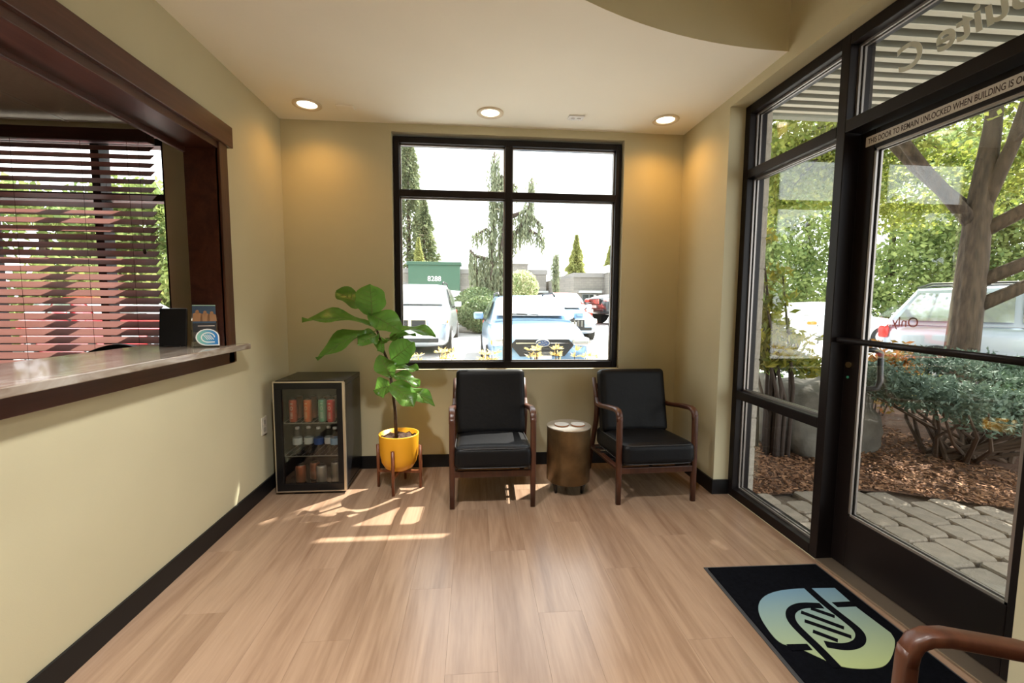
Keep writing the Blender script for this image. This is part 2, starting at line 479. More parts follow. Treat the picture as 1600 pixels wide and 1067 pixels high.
struct(mb.build("trim_1", WALL, smooth=True), "curved olive fascia of the raised ceiling recess", "fascia")
struct(MB().box(XL2, XR, YR, YB, HR, HR + 0.05).build("ceiling_recess", CEIL), "raised round ceiling over the entrance", "ceiling")
# baseboards
bb, bt = 0.098, 0.012
struct(MB().box(XL, XR, YB - bt, YB, 0, bb).build("baseboard_back", BASE, bevel=0.002), "black vinyl baseboard below the big window", "baseboard")
struct(MB().box(XL, XL + bt, YR, YB - bt, 0, bb).build("baseboard_left", BASE, bevel=0.002), "black vinyl baseboard along the reception wall", "baseboard")
struct(MB().box(XR - bt, XR, 2.772 - bt, YB - bt, 0, bb).box(XR, 1.71, 2.772 - bt, 2.772, 0, bb).box(XR - bt, XR, YR, 1.116, 0, bb).build("baseboard_right", BASE), "black vinyl baseboard wrapping the corner beside the glazed entrance", "baseboard")

# reception ceiling tiles
rc = struct(MB().box(RX, XL2, YR, YB, RH + 0.02, RH + 0.06).build("ceiling_reception", mat("tile_grid", (0.62, 0.58, 0.52), 0.7)), "suspended tile ceiling of the reception office", "ceiling")
TILE = mat("ceiling_tile", (0.60, 0.53, 0.46), 0.95, noise=0.05, nscale=30, bump=0.3, bscale=120)
tm = MB().box(-0.296, 0.296, -0.6, 0.6, 0, 0.015)
t0 = tm.build("tile", TILE, rc, bevel=0.006)
first = True
for i in range(5):
    for j in range(5):
        o = t0 if first else put("tile", t0.data, rc, (0, 0, 0)); first = False
        if o is not t0:
            b = o.modifiers.new("edge", 'BEVEL'); b.width = 0.006; b.segments = 2
        o.location = (XL2 - 0.33 - i * 0.61, YB - 0.63 - j * 1.215 , RH)
# T-bars
mb = MB()
for i in range(6): mb.box(XL2 - 0.035 - i * 0.61, XL2 - 0.015 - i * 0.61, YR, YB, RH - 0.002, RH + 0.02)
for j in range(6): mb.box(RX, XL2, YB - 0.03 - j * 1.215, YB - 0.012 - j * 1.215, RH - 0.001, RH + 0.02)
mb.build("grid_bar", mat("tile_grid", (0.6, 0.55, 0.5), 0.7), rc)

# ------------------------------------------------------------------ main window
def bars(root, spec, name="frame_bar", m=BRONZE, bevel=0.003):
    for b in spec: MB().box(*b).build(name, m, root, bevel=bevel)
w1 = thing("window_1", "dark bronze four-pane window facing the parking lot", "window", (0, 0, 0), kind="structure")
FY0, FY1 = 3.442, 3.542
fw = 0.042
X0, X1, Z0, Z1 = WX0 + 0.005, WX1 - 0.008, WZ0 + 0.004, WZ1 - 0.016
bars(w1, [(X0, X0 + fw, FY0, FY1, Z0, Z1), (X1 - fw, X1, FY0, FY1, Z0, Z1), (X0 + fw, X1 - fw, FY0, FY1, Z1 - 0.045, Z1), (X0 + fw, X1 - fw, FY0, FY1, Z0, Z0 + 0.05)], "frame")
bars(w1, [(0.237, 0.291, FY0, FY1, Z0 + 0.05, Z1 - 0.045)], "mullion")
bars(w1, [(X0 + fw, 0.237, FY0, FY1, 2.062, 2.114), (0.291, X1 - fw, FY0, FY1, 2.062, 2.114)], "transom_bar")
for xa, xb in ((X0 + fw, 0.237), (0.291, X1 - fw)):
    for za, zb in ((Z0 + 0.05, 2.062), (2.114, Z1 - 0.045)):
        MB().box(xa, xb, 3.489, 3.495, za, zb).build("pane", GLASS, w1)
        b = MB(); t = 0.010
        b.box(xa, xb, 3.476, 3.488, zb - t, zb).box(xa, xb, 3.476, 3.488, za, za + t).box(xa, xa + t, 3.476, 3.488, za, zb).box(xb - t, xb, 3.476, 3.488, za, zb)
        b.build("glazing_bead", ALU, w1)
SILL = mat("sill_paint", (0.66, 0.62, 0.46), 0.5)
MB().box(WX0, WX1, YB - 0.006, FY0, WZ0 - 0.004, WZ0 + 0.003).build("sill", SILL, w1, bevel=0.002)

# ------------------------------------------------------------------ reception window (behind the blind)
w2 = thing("window_2", "dark bronze office window behind the wooden blind", "window", (0, 0, 0), kind="structure")
fy0, fy1 = 3.46, 3.56
bars(w2, [(BX0, BX0 + 0.05, fy0, fy1, BZ0, BZ1), (BX1 - 0.05, BX1, fy0, fy1, BZ0, BZ1), (BX0 + .05, BX1 - .05, fy0, fy1, BZ1 - 0.05, BZ1), (BX0 + .05, BX1 - .05, fy0, fy1, BZ0, BZ0 + 0.05)], "frame")
bars(w2, [(-2.69, -2.635, fy0, fy1, BZ0 + .05, BZ1 - .05), (-3.45, -3.395, fy0, fy1, BZ0 + .05, BZ1 - .05)], "mullion")
ed = [BX0 + .05, -3.45, -3.395, -2.69, -2.635, BX1 - .05]
for k in range(3):
    bars(w2, [(ed[2 * k], ed[2 * k + 1], fy0, fy1, 1.985, 2.035)], "transom_bar")
    for za, zb in ((BZ0 + .05, 1.985), (2.035, BZ1 - .05)):
        MB().box(ed[2 * k], ed[2 * k + 1], 3.509, 3.514, za, zb).build("pane", GLASS, w2)
# blind
SLAT = wood("red_brown_slat", (0.26, 0.115, 0.095), (0.33, 0.155, 0.13), 0.4, axis=0, scale=6, rand=0.05)
bl = thing("window_blind", "red-brown wooden slat blind across the office window", "blind", (0, 3.33, 0.72))
MB().box(BX0 - 0.02, -2.19, -0.045, 0.03, 1.62, 1.70).build("valance", wood("dark_valance", (0.03, 0.01, 0.01), (0.06, 0.02, 0.018), 0.4, axis=0), bl, bevel=0.006)
sl = MB().box(BX0 + 0.01, -2.195, -0.0315, 0.0315, -0.0016, 0.0016)
sd = None
zz = 1.585
while zz > 0.06:
    if sd is None:
        o = sl.build("slat", SLAT, bl, loc=(0, 0, zz)); sd = o.data
    else: o = put("slat", sd, bl, (0, 0, zz))
    o.rotation_euler = (math.radians(42), 0, 0)
    zz -= 0.0545
MB().box(BX0 + 0.01, -2.195, -0.03, 0.03, 0.02, 0.045).build("bottom_rail", SLAT, bl, bevel=0.004)
for xx in (-3.7, -3.05, -2.62, -2.33):
    MB().box(xx - 0.001, xx + 0.001, -0.034, -0.033, 0.04, 1.63).build("ladder_cord", mat("cord", (0.12, 0.05, 0.045), 0.8), bl)
MB().cyl((-2.245, -0.05, 1.63), (-2.245, -0.05, 0.91), 0.0012, n=6).build("pull_cord", mat("cord", (0.12, 0.05, 0.045), 0.8), bl)
MB().lathe([(0.002, 0), (0.009, -0.012), (0.010, -0.03), (0.004, -0.038)], (-2.245, -0.05, 0.91), 10).build("tassel", WALNUT, bl, smooth=True)

# ------------------------------------------------------------------ entrance glazing
SX0, SX1 = 1.71, 1.825
w3 = thing("window_3", "dark bronze sidelight of three panes beside the entrance door", "window", (0, 0, 0), kind="structure")
bars(w3, [(SX0, SX1, 2.722, 2.772, 0, 2.508), (SX0, SX1, 2.035, 2.722, 2.455, 2.508), (SX0, SX1, 2.035, 2.722, 0, 0.055)], "frame")
bars(w3, [(SX0, SX1 + 0.01, 1.985, 2.035, 0, 2.508)], "mullion")
bars(w3, [(SX0, SX1, 2.035, 2.722, 2.06, 2.114), (SX0, SX1, 2.035, 2.722, 0.66, 0.714)], "transom_bar")
def lite(root, x, ya, yb, za, zb, t=0.010):
    MB().box(x - 0.003, x + 0.003, ya, yb, za, zb).build("pane", GLASS, root)
    b = MB()
    for dx in (-0.016, 0.006):
        b.box(x + dx, x + dx + 0.010, ya, yb, zb - t, zb).box(x + dx, x + dx + 0.010, ya, yb, za, za + t).box(x + dx, x + dx + 0.010, ya, ya + t, za, zb).box(x + dx, x + dx + 0.010, yb - t, yb, za, zb)
    b.build("glazing_bead", ALU, root)
for za, zb in ((0.055, 0.66), (0.714, 2.06), (2.114, 2.455)): lite(w3, 1.768, 2.035, 2.722, za, zb)
w4 = thing("window_4", "transom pane with white suite lettering above the entrance door", "window", (0, 0, 0), kind="structure")
bars(w4, [(SX0, SX1, 1.116, 1.985, 2.455, 2.508), (SX0, SX1, 1.116, 1.985, 2.066, 2.122), (SX0, SX1, 1.116, 1.166, 2.122, 2.455)], "frame")
lite(w4, 1.768, 1.166, 1.985, 2.122, 2.455)
FROST = mat("frosted_vinyl", (0.80, 0.82, 0.76), 0.7)
text("lettering", "Suite C", 0.150, FROST, w4, (1.7725, 1.332, 2.238), (0, 1, 0), (0, 0, 1), 0.0004, shear=0.18, sx=1.05, bold=0.003)
# door leaf
d1 = thing("door_1", "dark bronze glass entrance door with push bar", "door", (1.8, 1.55, 0), kind="structure")
DX0, DX1, DY0, DY1 = 1.785 - 1.8, 1.829 - 1.8, 1.17 - 1.55, 1.982 - 1.55
gy0, gy1, gz0, gz1 = 1.262 - 1.55, 1.902 - 1.55, 0.268, 1.972
bars(d1, [(DX0, DX1, DY0, gy0, 0.012, 2.06), (DX0, DX1, gy1, DY1, 0.012, 2.06)], "stile")
bars(d1, [(DX0, DX1, gy0, gy1, gz1, 2.06), (DX0, DX1, gy0, gy1, 0.012, gz0)], "rail")
MB().box(0.004, 0.010, gy0, gy1, gz0, gz1).build("pane", GLASS, d1)
b = MB(); t = 0.010
for dx in (-0.012, 0.012):
    b.box(dx, dx + 0.009, gy0, gy1, gz1 - t, gz1).box(dx, dx + 0.009, gy0, gy1, gz0, gz0 + t).box(dx, dx + 0.009, gy0, gy0 + t, gz0, gz1).box(dx, dx + 0.009, gy1 - t, gy1, gz0, gz1)
b.build("glazing_bead", ALU, d1)
MB().cyl((-0.062, DY1 - 0.012, 1.108), (-0.062, DY0 + 0.02, 1.096), 0.014, n=12).build("push_bar", BRONZE, d1, smooth=True)
for yy in (DY1 - 0.03, DY0 + 0.05): MB().cyl((-0.062, yy, 1.104), (DX0, yy, 1.104), 0.010, n=10).build("bar_bracket", BRONZE, d1, smooth=True)
pl = MB(); pts = [(DX1, 0.365, 1.065), (0.075, 0.365, 1.065), (0.093, 0.352, 1.05), (0.093, 0.345, 0.92), (0.085, 0.35, 0.885), (DX1, 0.37, 0.878)]
pl.tube(pts, 0.013, 10).build("pull_handle", BLACK, d1, smooth=True)
MB().cyl((DX0 - 0.006, 0.405, 0.99), (DX0, 0.405, 0.99), 0.014, n=14).build("lock_cylinder", mat("brass", (0.45, 0.33, 0.16), 0.3, metal=0.9), d1)
MB().cyl((DX0 - 0.004, 0.405, 0.93), (DX0, 0.405, 0.93), 0.006, n=10).build("indicator", mat("green_dot", (0.05, 0.3, 0.2), 0.4), d1)
MB().box(DX0 - 0.001, DX0, DY1 - 0.88, 1.948 - 1.55, 1.991, 2.034).build("notice_strip", mat("sticker_paper", (0.66, 0.63, 0.57), 0.6), d1)
text("notice_lettering", "THIS DOOR TO REMAIN UNLOCKED WHEN BUILDING IS OCCUPIED", 0.0335, mat("brown_ink", (0.05, 0.03, 0.028), 0.7), d1, (DX0 - 0.0012, 1.936 - 1.55, 2.0005), (0, -1, 0), (0, 0, 1), 0.0002, sx=0.635, bold=0.0004)
text("door_lettering", "Only", 0.058, mat("dark_vinyl", (0.10, 0.08, 0.04), 0.6), d1, (0.0108, 1.662 - 1.55, 1.184), (0, 1, 0), (0, 0, 1), 0.0003)
MB().box(-0.10, 0.045, DY0, DY1, 0, 0.010).build("threshold", mat("threshold_metal", (0.38, 0.30, 0.22), 0.35, metal=0.8), d1, bevel=0.003)
bars(d1, [(SX0 - 1.8, SX1 - 1.8, 1.118 - 1.55, 1.168 - 1.55, 0, 2.062)], "jamb")

# ------------------------------------------------------------------ reception opening: casing and counter
tr = thing("trim_2", "dark stained wood casing around the reception opening", "trim", (0, 0, 0), kind="structure")
MB().box(XL - 0.002, XL + 0.034, -1.45, 2.687, 2.122, 2.236).build("header", CASING, tr, bevel=0.004)
MB().box(XL - 0.002, XL + 0.022, 2.567, 2.645, 0.93, 2.122).build("casing_leg", WALNUT, tr, bevel=0.003)
MB().box(XL2 - 0.012, XL + 0.012, 2.567, 2.586, 1.0, 2.128).build("jamb", CASING, tr, bevel=0.002)
MB().box(XL2 - 0.012, XL + 0.014, -1.3, 2.567, 2.086, 2.13).build("head_jamb", CASING, tr, bevel=0.002)
MB().box(XL2 - 0.02, XL2, -1.4, 2.65, 2.06, 2.17).build("header_office", CASING, tr, bevel=0.003)
MB().box(XL - 0.002, XL + 0.022, -1.4, 2.627, 0.927, 0.997).build("apron", CASING, tr, bevel=0.003)
ct = stone_mat("counter_granite")
tag(MB().box(-1.80, -1.298, -1.298, 2.565, 0.998, 1.03).box(XL + 0.001, -1.298, 2.56, 2.70, 0.998, 1.03).build("counter", ct, bevel=0.004), "polished beige granite counter of the reception opening", "counter")
# ------------------------------------------------------------------ lamps
RING = mat("lamp_trim", (0.72, 0.62, 0.46), 0.5)
LENS = emis("lamp_lens", (1.0, 0.86, 0.62), 5.0)
def downlight(x, y, z, label, power, color, cone=120, blend=0.9, group="recessed ceiling downlights", r=0.092):
    t = thing("ceiling_downlight", label, "downlight", (x, y, z), group=group)
    MB().lathe([(r, 0), (r, -0.006), (r * 0.93, -0.010), (r * 0.70, -0.006), (r * 0.66, 0.0)], n=32, cap=False).build("trim_ring", RING, t, smooth=True)
    MB().lathe([(0.0, -0.004), (r * 0.5, -0.005), (r * 0.67, -0.0015)], n=28).build("lens", LENS, t, smooth=True)
    ld = bpy.data.lights.new("downlight_lamp", 'SPOT'); ld.energy = power; ld.color = color
    ld.spot_size = math.radians(cone); ld.spot_blend = blend; ld.shadow_soft_size = 0.06
    lo = bpy.data.objects.new("downlight_lamp", ld); COL.objects.link(lo); lo.parent = t; lo.location = (0, 0, -0.03)
    return t
WARM = (1.0, 0.50, 0.11)
for (x, y), nm, p in zip(((-1.093, 3.145), (0.112, 3.151), (1.347, 3.141)),
                  ("lit round downlight over the drinks cooler", "lit round downlight above the middle of the window", "lit round downlight in the corner above the far armchair"), (9, 3.5, 13)):
    downlight(x, y, H, nm, p, WARM, 150, 1.0)
FILL = (1.0, 0.985, 0.95)  # six lamps added out of view to raise the room's brightness
for x, y, z, lab in ((-0.5, 1.40, H, "added fill downlight near the reception opening, out of view above"), (-1.0, -0.2, H, "added fill downlight beside the counter, behind the viewpoint"), (-1.0, -1.7, H, "added fill downlight in the rear corner by the counter wall"),
                   (0.45, 1.15, HR, "added fill downlight in the raised recess in front of the entrance"), (0.45, -0.4, HR, "added fill downlight in the middle of the raised recess"), (0.45, -1.8, HR, "added fill downlight at the rear of the raised recess")):
    downlight(x, y, z, lab, 165 if z == H else 95, FILL, 108 if z == H else 92, 0.6, "added fill downlights over the near part of the room")
def plate(x, y, nm, lab, lens):
    t = thing(nm, lab, "ceiling fixture", (x, y, H))
    MB().box(-0.055, 0.055, -0.035, 0.035, -0.010, 0).build("cover_plate", WHITE if lens else CEIL, t, bevel=0.003)
    if lens:
        for dx in (-0.022, 0.022): MB().lathe([(0.0, -0.018), (0.012, -0.014), (0.014, -0.010)], (dx, 0, 0), 14).build("lens", mat("lens_plastic", (0.85, 0.87, 0.9), 0.15), t, smooth=True)
plate(-0.851, 3.159, "sprinkler_cover", "cream cover plate flush in the ceiling beside a downlight", False)
plate(0.71, 3.163, "emergency_light", "small white two-lens emergency light on the ceiling", True)

# wall outlet beside the cooler
t = thing("wall_outlet", "white double power outlet low on the reception wall", "outlet", (XL, 2.975, 0.462))
MB().box(0, 0.006, -0.036, 0.036, -0.058, 0.058).build("cover_plate", mat("outlet_plate", (0.62, 0.58, 0.47), 0.5), t, bevel=0.002)
for dz in (-0.024, 0.024): MB().box(0.004, 0.008, -0.016, 0.016, dz - 0.014, dz + 0.014).build("socket", mat("socket_face", (0.42, 0.39, 0.32), 0.5), t, bevel=0.002)

# ------------------------------------------------------------------ drinks cooler
CB = mat("cooler_black", (0.005, 0.005, 0.006), 0.25, spec=0.3)
t = thing("drinks_cooler", "black glass-door drinks cooler in the corner", "cooler", (-1.073, 2.952, 0))
W2, D, HT = 0.224, 0.41, 0.758
mb = MB()
mb.box(-W2, W2, 0.03, D, 0.02, 0.045).box(-W2, W2, 0.03, D, HT - 0.03, HT).box(-W2, -W2 + 0.025, 0.03, D, 0.045, HT - 0.03).box(W2 - 0.025, W2, 0.03, D, 0.045, HT - 0.03).box(-W2 + 0.025, W2 - 0.025, D - 0.025, D, 0.045, HT - 0.03)
mb.build("cabinet", CB, t, bevel=0.004)
for sx in (-1, 1):
    for yy in (0.05, D - 0.03): MB().cyl((sx * 0.19, yy, 0), (sx * 0.19, yy, 0.02), 0.018, n=12).build("foot", BLACK, t)
dr = MB().box(-W2, W2, 0, 0.028, 0.022, 0.072).box(-W2, W2, 0, 0.028, HT - 0.052, HT - 0.004).box(-W2, -W2 + 0.05, 0, 0.028, 0.072, HT - 0.052).box(W2 - 0.05, W2, 0, 0.028, 0.072, HT - 0.052).build("door", CB, t, bevel=0.002)
STEEL = mat("cooler_trim_steel", (0.62, 0.56, 0.46), 0.3, metal=0.9)
MB().box(-W2 - 0.001, W2 + 0.001, -0.004, 0.003, HT - 0.009, HT - 0.001).box(-W2 - 0.001, W2 + 0.001, -0.004, 0.003, 0.018, 0.025).box(-W2 - 0.001, -W2 + 0.006, -0.004, 0.003, 0.025, HT - 0.009).box(W2 - 0.012, W2 + 0.003, -0.004, 0.014, 0.025, HT - 0.009).build("edge_trim", STEEL, dr)
MB().box(-W2 + 0.05, W2 - 0.05, 0.010, 0.014, 0.072, HT - 0.052).build("pane", glass("cooler_glass", (0.85, 0.85, 0.83), 1.3), dr)
MB().box(W2 - 0.06, W2 - 0.005, 0.002, 0.022, HT - 0.005, HT + 0.004).build("hinge_cap", BLACK, dr, bevel=0.002)
SHELF = mat("shelf_wire", (0.35, 0.35, 0.34), 0.35, metal=0.8)
for z in (0.245, 0.47):
    mb = MB()
    for k in range(11): mb.box(-W2 + 0.03 + k * 0.0375, -W2 + 0.034 + k * 0.0375, 0.05, D - 0.03, z - 0.004, z)
    mb.box(-W2 + 0.026, W2 - 0.026, 0.048, 0.054, z - 0.006, z + 0.001).box(-W2 + 0.026, W2 - 0.026, D - 0.036, D - 0.03, z - 0.006, z)
    mb.build("shelf", SHELF, t)
CXY = Vector((-1.073, 2.952, 0))
def can(x, y, z, col, lab, slim=True, rx=0.0265, h=0.155, mark=None):
    c = thing("drink_can", lab, "can", (CXY.x + x, CXY.y + y, z), rz=random.uniform(-0.2, 0.2), group="cans in the drinks cooler")
    r = rx
    MB().lathe([(r * 0.8, 0), (r, 0.008), (r, h - 0.016), (r * 0.84, h - 0.003), (r * 0.80, h - 0.003)], n=24).build("body", mat("can_%s" % lab[:14].replace(' ', '_'), col, 0.3, metal=0.55), c, smooth=True)
    MB().lathe([(r * 0.84, h - 0.003), (r * 0.84, h), (r * 0.76, h), (r * 0.74, h - 0.004), (0.0, h - 0.004)], n=24).build("lid", mat("can_end", (0.6, 0.6, 0.6), 0.25, metal=1.0), c, smooth=True)
    if mark:
        mk = MB(); mm = mat("can_print_%d" % int(mark[0] * 100), mark, 0.5)
        def patch(a0, a1, z0, z1, rr=r + 0.0004, n=6):
            mk.grid(lambda u, v: (rr * math.sin(a0 + (a1 - a0) * u), -rr * math.cos(a0 + (a1 - a0) * u), z0 + (z1 - z0) * v), n, 1)
        ring = [(0.35 * math.cos(q), 0.010 * math.sin(q)) for q in [2 * math.pi * k / 16 for k in range(17)]]
        for k in range(16):
            (a0, b0), (a1, b1) = ring[k], ring[k + 1]
            zc = h * 0.62
            pts = []
            for a, b_ in ((a0, b0), (a1, b1)):
                for s in (1.0, 0.7): pts.append((r * 1.012 * math.sin(a * s), -r * 1.012 * math.cos(a * s), zc + b_ * s * 1.3))
            mk.add(pts, [(0, 1, 3, 2)])
        for k in range(5): patch(-0.3, 0.3, h * 0.18 + k * 0.009, h * 0.18 + k * 0.009 + 0.004)
        patch(-0.3, 0.3, h * 0.80, h * 0.84)
        mk.build("print", mm, c, smooth=True)
can(-0.135, 0.085, 0.47, (0.55, 0.10, 0.05), "red-brown slim can, first on the top shelf of the cooler", mark=(0.8, 0.62, 0.5))
can(-0.040, 0.085, 0.47, (0.75, 0.19, 0.05), "orange slim can, second on the top shelf of the cooler", mark=(0.85, 0.55, 0.3))
can(0.055, 0.085, 0.47, (0.22, 0.55, 0.38), "mint green slim can on the top shelf of the cooler", mark=(0.6, 0.75, 0.6))
can(0.115, 0.075, 0.47, (0.75, 0.04, 0.05), "bright red slim can at the door edge of the top shelf", mark=(0.9, 0.6, 0.5))
for dx, dy, nm in ((-0.135, 0.19, "red-brown"), (-0.04, 0.19, "orange"), (0.055, 0.19, "mint green"), (0.12, 0.185, "bright red")):
    can(dx, dy, 0.47, (0.35, 0.12, 0.08), "dim slim can right behind the %s can in the cooler" % nm, mark=None)
can(-0.105, 0.10, 0.046, (0.42, 0.13, 0.06), "copper red can at the front of the cooler bottom", rx=0.033, h=0.122)
can(-0.030, 0.155, 0.046, (0.45, 0.14, 0.07), "copper red can set back on the cooler bottom", rx=0.033, h=0.122)
can(0.035, 0.09, 0.046, (0.45, 0.42, 0.38), "silver can in the middle of the cooler bottom", rx=0.033, h=0.122)
can(0.128, 0.10, 0.046, (0.33, 0.29, 0.24), "grey-brown can at the door edge of the cooler bottom", rx=0.030, h=0.14)
PET = glass("bottle_plastic", (0.86, 0.90, 0.92), 2.5)
def bottle(x, y, cap, lab):
    c = thing("water_bottle", lab, "bottle", (CXY.x + x, CXY.y + y, 0.246), group="water bottles on the middle shelf")
    MB().lathe([(0.026, 0), (0.030, 0.006), (0.030, 0.05), (0.028, 0.06), (0.030, 0.07), (0.030, 0.125), (0.012, 0.165), (0.012, 0.178)], n=20).build("body", PET, c, smooth=True)
    MB().lathe([(0.0305, 0.07), (0.0308, 0.072), (0.0308, 0.112), (0.0305, 0.114)], n=20, cap=False).build("wrap_label", mat("bottle_wrap_%d" % int(cap[2] * 100), cap, 0.5), c, smooth=True)
    MB().lathe([(0.0135, 0.172), (0.0135, 0.186), (0.0, 0.187)], n=16).build("cap", mat("bottle_cap", (0.75, 0.78, 0.8), 0.4), c, smooth=True)
for k, (x, y, c_, lab) in enumerate(((-0.115, 0.09, (0.5, 0.55, 0.55), "clear water bottle at the hinge end of the middle shelf"),
                                 (-0.045, 0.10, (0.45, 0.5, 0.5), "clear water bottle second on the middle shelf"),
                                 (0.025, 0.085, (0.03, 0.08, 0.28), "water bottle with a navy wrap on the middle shelf"),
                                 (0.088, 0.10, (0.55, 0.58, 0.6), "clear water bottle between navy and pale blue wraps"),
                                 (0.135, 0.075, (0.25, 0.42, 0.62), "water bottle with a pale blue wrap by the door edge"))):
    bottle(x, y, c_, lab)

# ------------------------------------------------------------------ fiddle-leaf fig in a yellow pot on a wooden stand
PX, PY = -0.513, 3.03
st = thing("plant_stand", "walnut four-legged stand under the yellow pot", "plant stand", (PX, PY, 0))
LEGW = wood("stand_walnut", (0.12, 0.032, 0.012), (0.24, 0.08, 0.03), 0.35, axis=2, scale=14)
rl = 0.147
for k in range(4):
    a = math.radians(-97 + 90 * k)
    MB().tube([(rl * math.cos(a), rl * math.sin(a), 0), (rl * math.cos(a), rl * math.sin(a), 0.30)], [0.010, 0.0125], 8).build("leg", LEGW, st, smooth=True)
for k in range(2):
    a = math.radians(-97 + 90 * k)
    MB().tube([(-rl * math.cos(a), -rl * math.sin(a), 0.115), (rl * math.cos(a), rl * math.sin(a), 0.115)], 0.012, 4).build("crossbar", LEGW, st)
fig = thing("potted_fig", "fiddle-leaf fig growing in a yellow pot by the window", "plant", (PX, PY, 0.128))
MB().lathe([(0.0, 0.0), (0.060, 0.002), (0.095, 0.022), (0.117, 0.06), (0.127, 0.11), (0.134, 0.248), (0.134, 0.254), (0.127, 0.254), (0.122, 0.20), (0.0, 0.20)], n=48).build("pot", mat("yellow_glaze", (0.85, 0.40, 0.018), 0.42, noise=0.03, nscale=5), fig, smooth=True)
mb = MB()
mb.grid(lambda u, v: ((0.002 + 0.1225 * u) * math.cos(2 * math.pi * v), (0.002 + 0.1225 * u) * math.sin(2 * math.pi * v), 0.225 + 0.014 * math.sin(7 * u + 5 * math.cos(2 * math.pi * v)) * (1 - u) + 0.010 * math.sin(17 * u * math.cos(2 * math.pi * v))), 10, 28)
mb.build("soil", mat("potting_soil", (0.045, 0.020, 0.010), 0.95, noise=0.4, nscale=60, bump=0.8, bscale=120), fig, smooth=True)
def fz(zx, zy, y=PY):   # plant crop pixel -> local point at depth y
    p = at_y(460 + zx / 3.05, 430 + zy / 3.05, y); return Vector((p.x - PX, p.y - PY, p.z - 0.128))
stem_px = [(485, 745), (480, 640), (470, 560), (458, 480), (450, 420), (425, 360), (400, 280), (383, 235), (362, 190)]
mb = MB(); sp = [fz(*p) for p in stem_px]; sp[0].z = 0.215
mb.tube(sp, [0.012, 0.011, 0.010, 0.009, 0.009, 0.008, 0.0075, 0.007, 0.006], 10)
mb.build("stem", mat("fig_bark", (0.060, 0.035, 0.022), 0.85, noise=0.3, nscale=40, bump=0.6, bscale=90), fig, smooth=True)
FIG = leafmat("fig_leaf", (0.075, 0.21, 0.03), (0.17, 0.34, 0.055), trans=0.52, rough=0.32, scale=9)
VEIN = mat("leaf_vein", (0.16, 0.22, 0.05), 0.5)
def fig_leaf(base, tip, width, nrm, bend=0.12, wav=0.02, nu=12, nv=8):
    base, tip = Vector(base), Vector(tip); ax = tip - base; Ln = ax.length; ax.normalize()
    nrm = Vector(nrm); nrm = (nrm - ax * nrm.dot(ax)).normalized(); side = ax.cross(nrm)
    ph = random.uniform(0, 6)
    def wprof(u): return 0.5 * width * (math.sin(math.pi * min(1, u ** 0.80 * 0.985 + 0.012)) ** 0.62) * (0.62 + 0.50 * u)
    def pt(u, v):
        s = 2 * v - 1; w = wprof(u)
        z = bend * Ln * 4 * u * (1 - u) + 0.10 * width * (abs(s) ** 1.5) * (1 if bend >= 0 else 1) + wav * math.sin(9 * u + ph + 2 * s) * abs(s) ** 2
        return base + ax * (Ln * (0.06 + 0.94 * u)) + side * (s * w * (1 + 0.06 * math.sin(14 * u + ph))) + nrm * z
    lf = MB().grid(pt, nu, nv).build("leaf", FIG, fig, smooth=True)
    mb = MB()
    mb.tube([base] + [pt(u, 0.5) + nrm * 0.0006 for u in (0.0, 0.15, 0.35, 0.55, 0.75, 0.97)], [0.0035, 0.0035, 0.003, 0.0025, 0.002, 0.0015, 0.0008], 6)
    for u in (0.16, 0.30, 0.44, 0.58, 0.72):
        for s in (-1, 1):
            u2 = min(0.96, u + 0.16)
            mb.tube([pt(u, 0.5) + nrm * 0.0005, pt((u + u2) / 2, 0.5 + 0.22 * s) + nrm * 0.0004, pt(u2, 0.5 + 0.42 * s) + nrm * 0.0004], [0.0014, 0.001, 0.0005], 4)
    mb.build("midrib", VEIN, lf, smooth=True)
C_ = (0.1, -1, 0.25)   # facing the room
#         base px, depth      tip px, depth        width  normal             bend
LV = [((372, 200), 3.03, (362, 42), 3.00, 0.235, (0.05, -1, 0.1), 0.05),
      ((345, 160), 3.05, (198, 80), 3.12, 0.16, (-0.2, -0.75, 0.9), 0.06),
      ((385, 243), 3.02, (36, 226), 2.90, 0.21, (0.0, -0.36, 1), 0.10),
      ((392, 262), 3.02, (112, 408), 2.93, 0.20, (-0.55, -0.8, 0.9), 0.10),
      ((400, 285), 3.02, (300, 330), 2.90, 0.15, (0.1, -0.9, 0.6), 0.06),
      ((352, 182), 3.03, (512, 272), 2.92, 0.19, (0.25, -1, 0.5), 0.05),
      ((415, 300), 3.03, (420, 370), 2.95, 0.10, (-0.3, -1, 0.1), 0.05),
      ((440, 300), 3.02, (674, 298), 3.00, 0.13, (0.1, -0.42, 1), 0.20),
      ((430, 318), 3.02, (580, 286), 2.97, 0.11, (0.1, -0.33, 1), 0.07),
      ((455, 410), 3.03, (572, 318), 2.96, 0.20, (0.1, -1, 0.25), 0.03),
      ((466, 490), 3.03, (405, 378), 2.97, 0.155, (-0.15, -1, 0.2), 0.03),
      ((460, 440), 3.03, (592, 452), 2.98, 0.10, (0.1, -0.35, 1), 0.05),
      ((462, 472), 3.03, (598, 528), 2.97, 0.12, (0.3, -0.6, 1), 0.08),
      ((468, 525), 3.04, (385, 545), 3.06, 0.16, (-0.1, -1, 0.3), 0.06),
      ((452, 515), 3.02, (568, 628), 2.90, 0.19, (0.35, -0.75, 0.75), 0.10),
      ((520, 535), 3.02, (668, 626), 3.00, 0.12, (0.25, -0.7, 0.8), 0.10)]
for b_, yb, t_, yt, w_, n_, be in LV: fig_leaf(fz(*b_, yb), fz(*t_, yt), w_, n_, be)

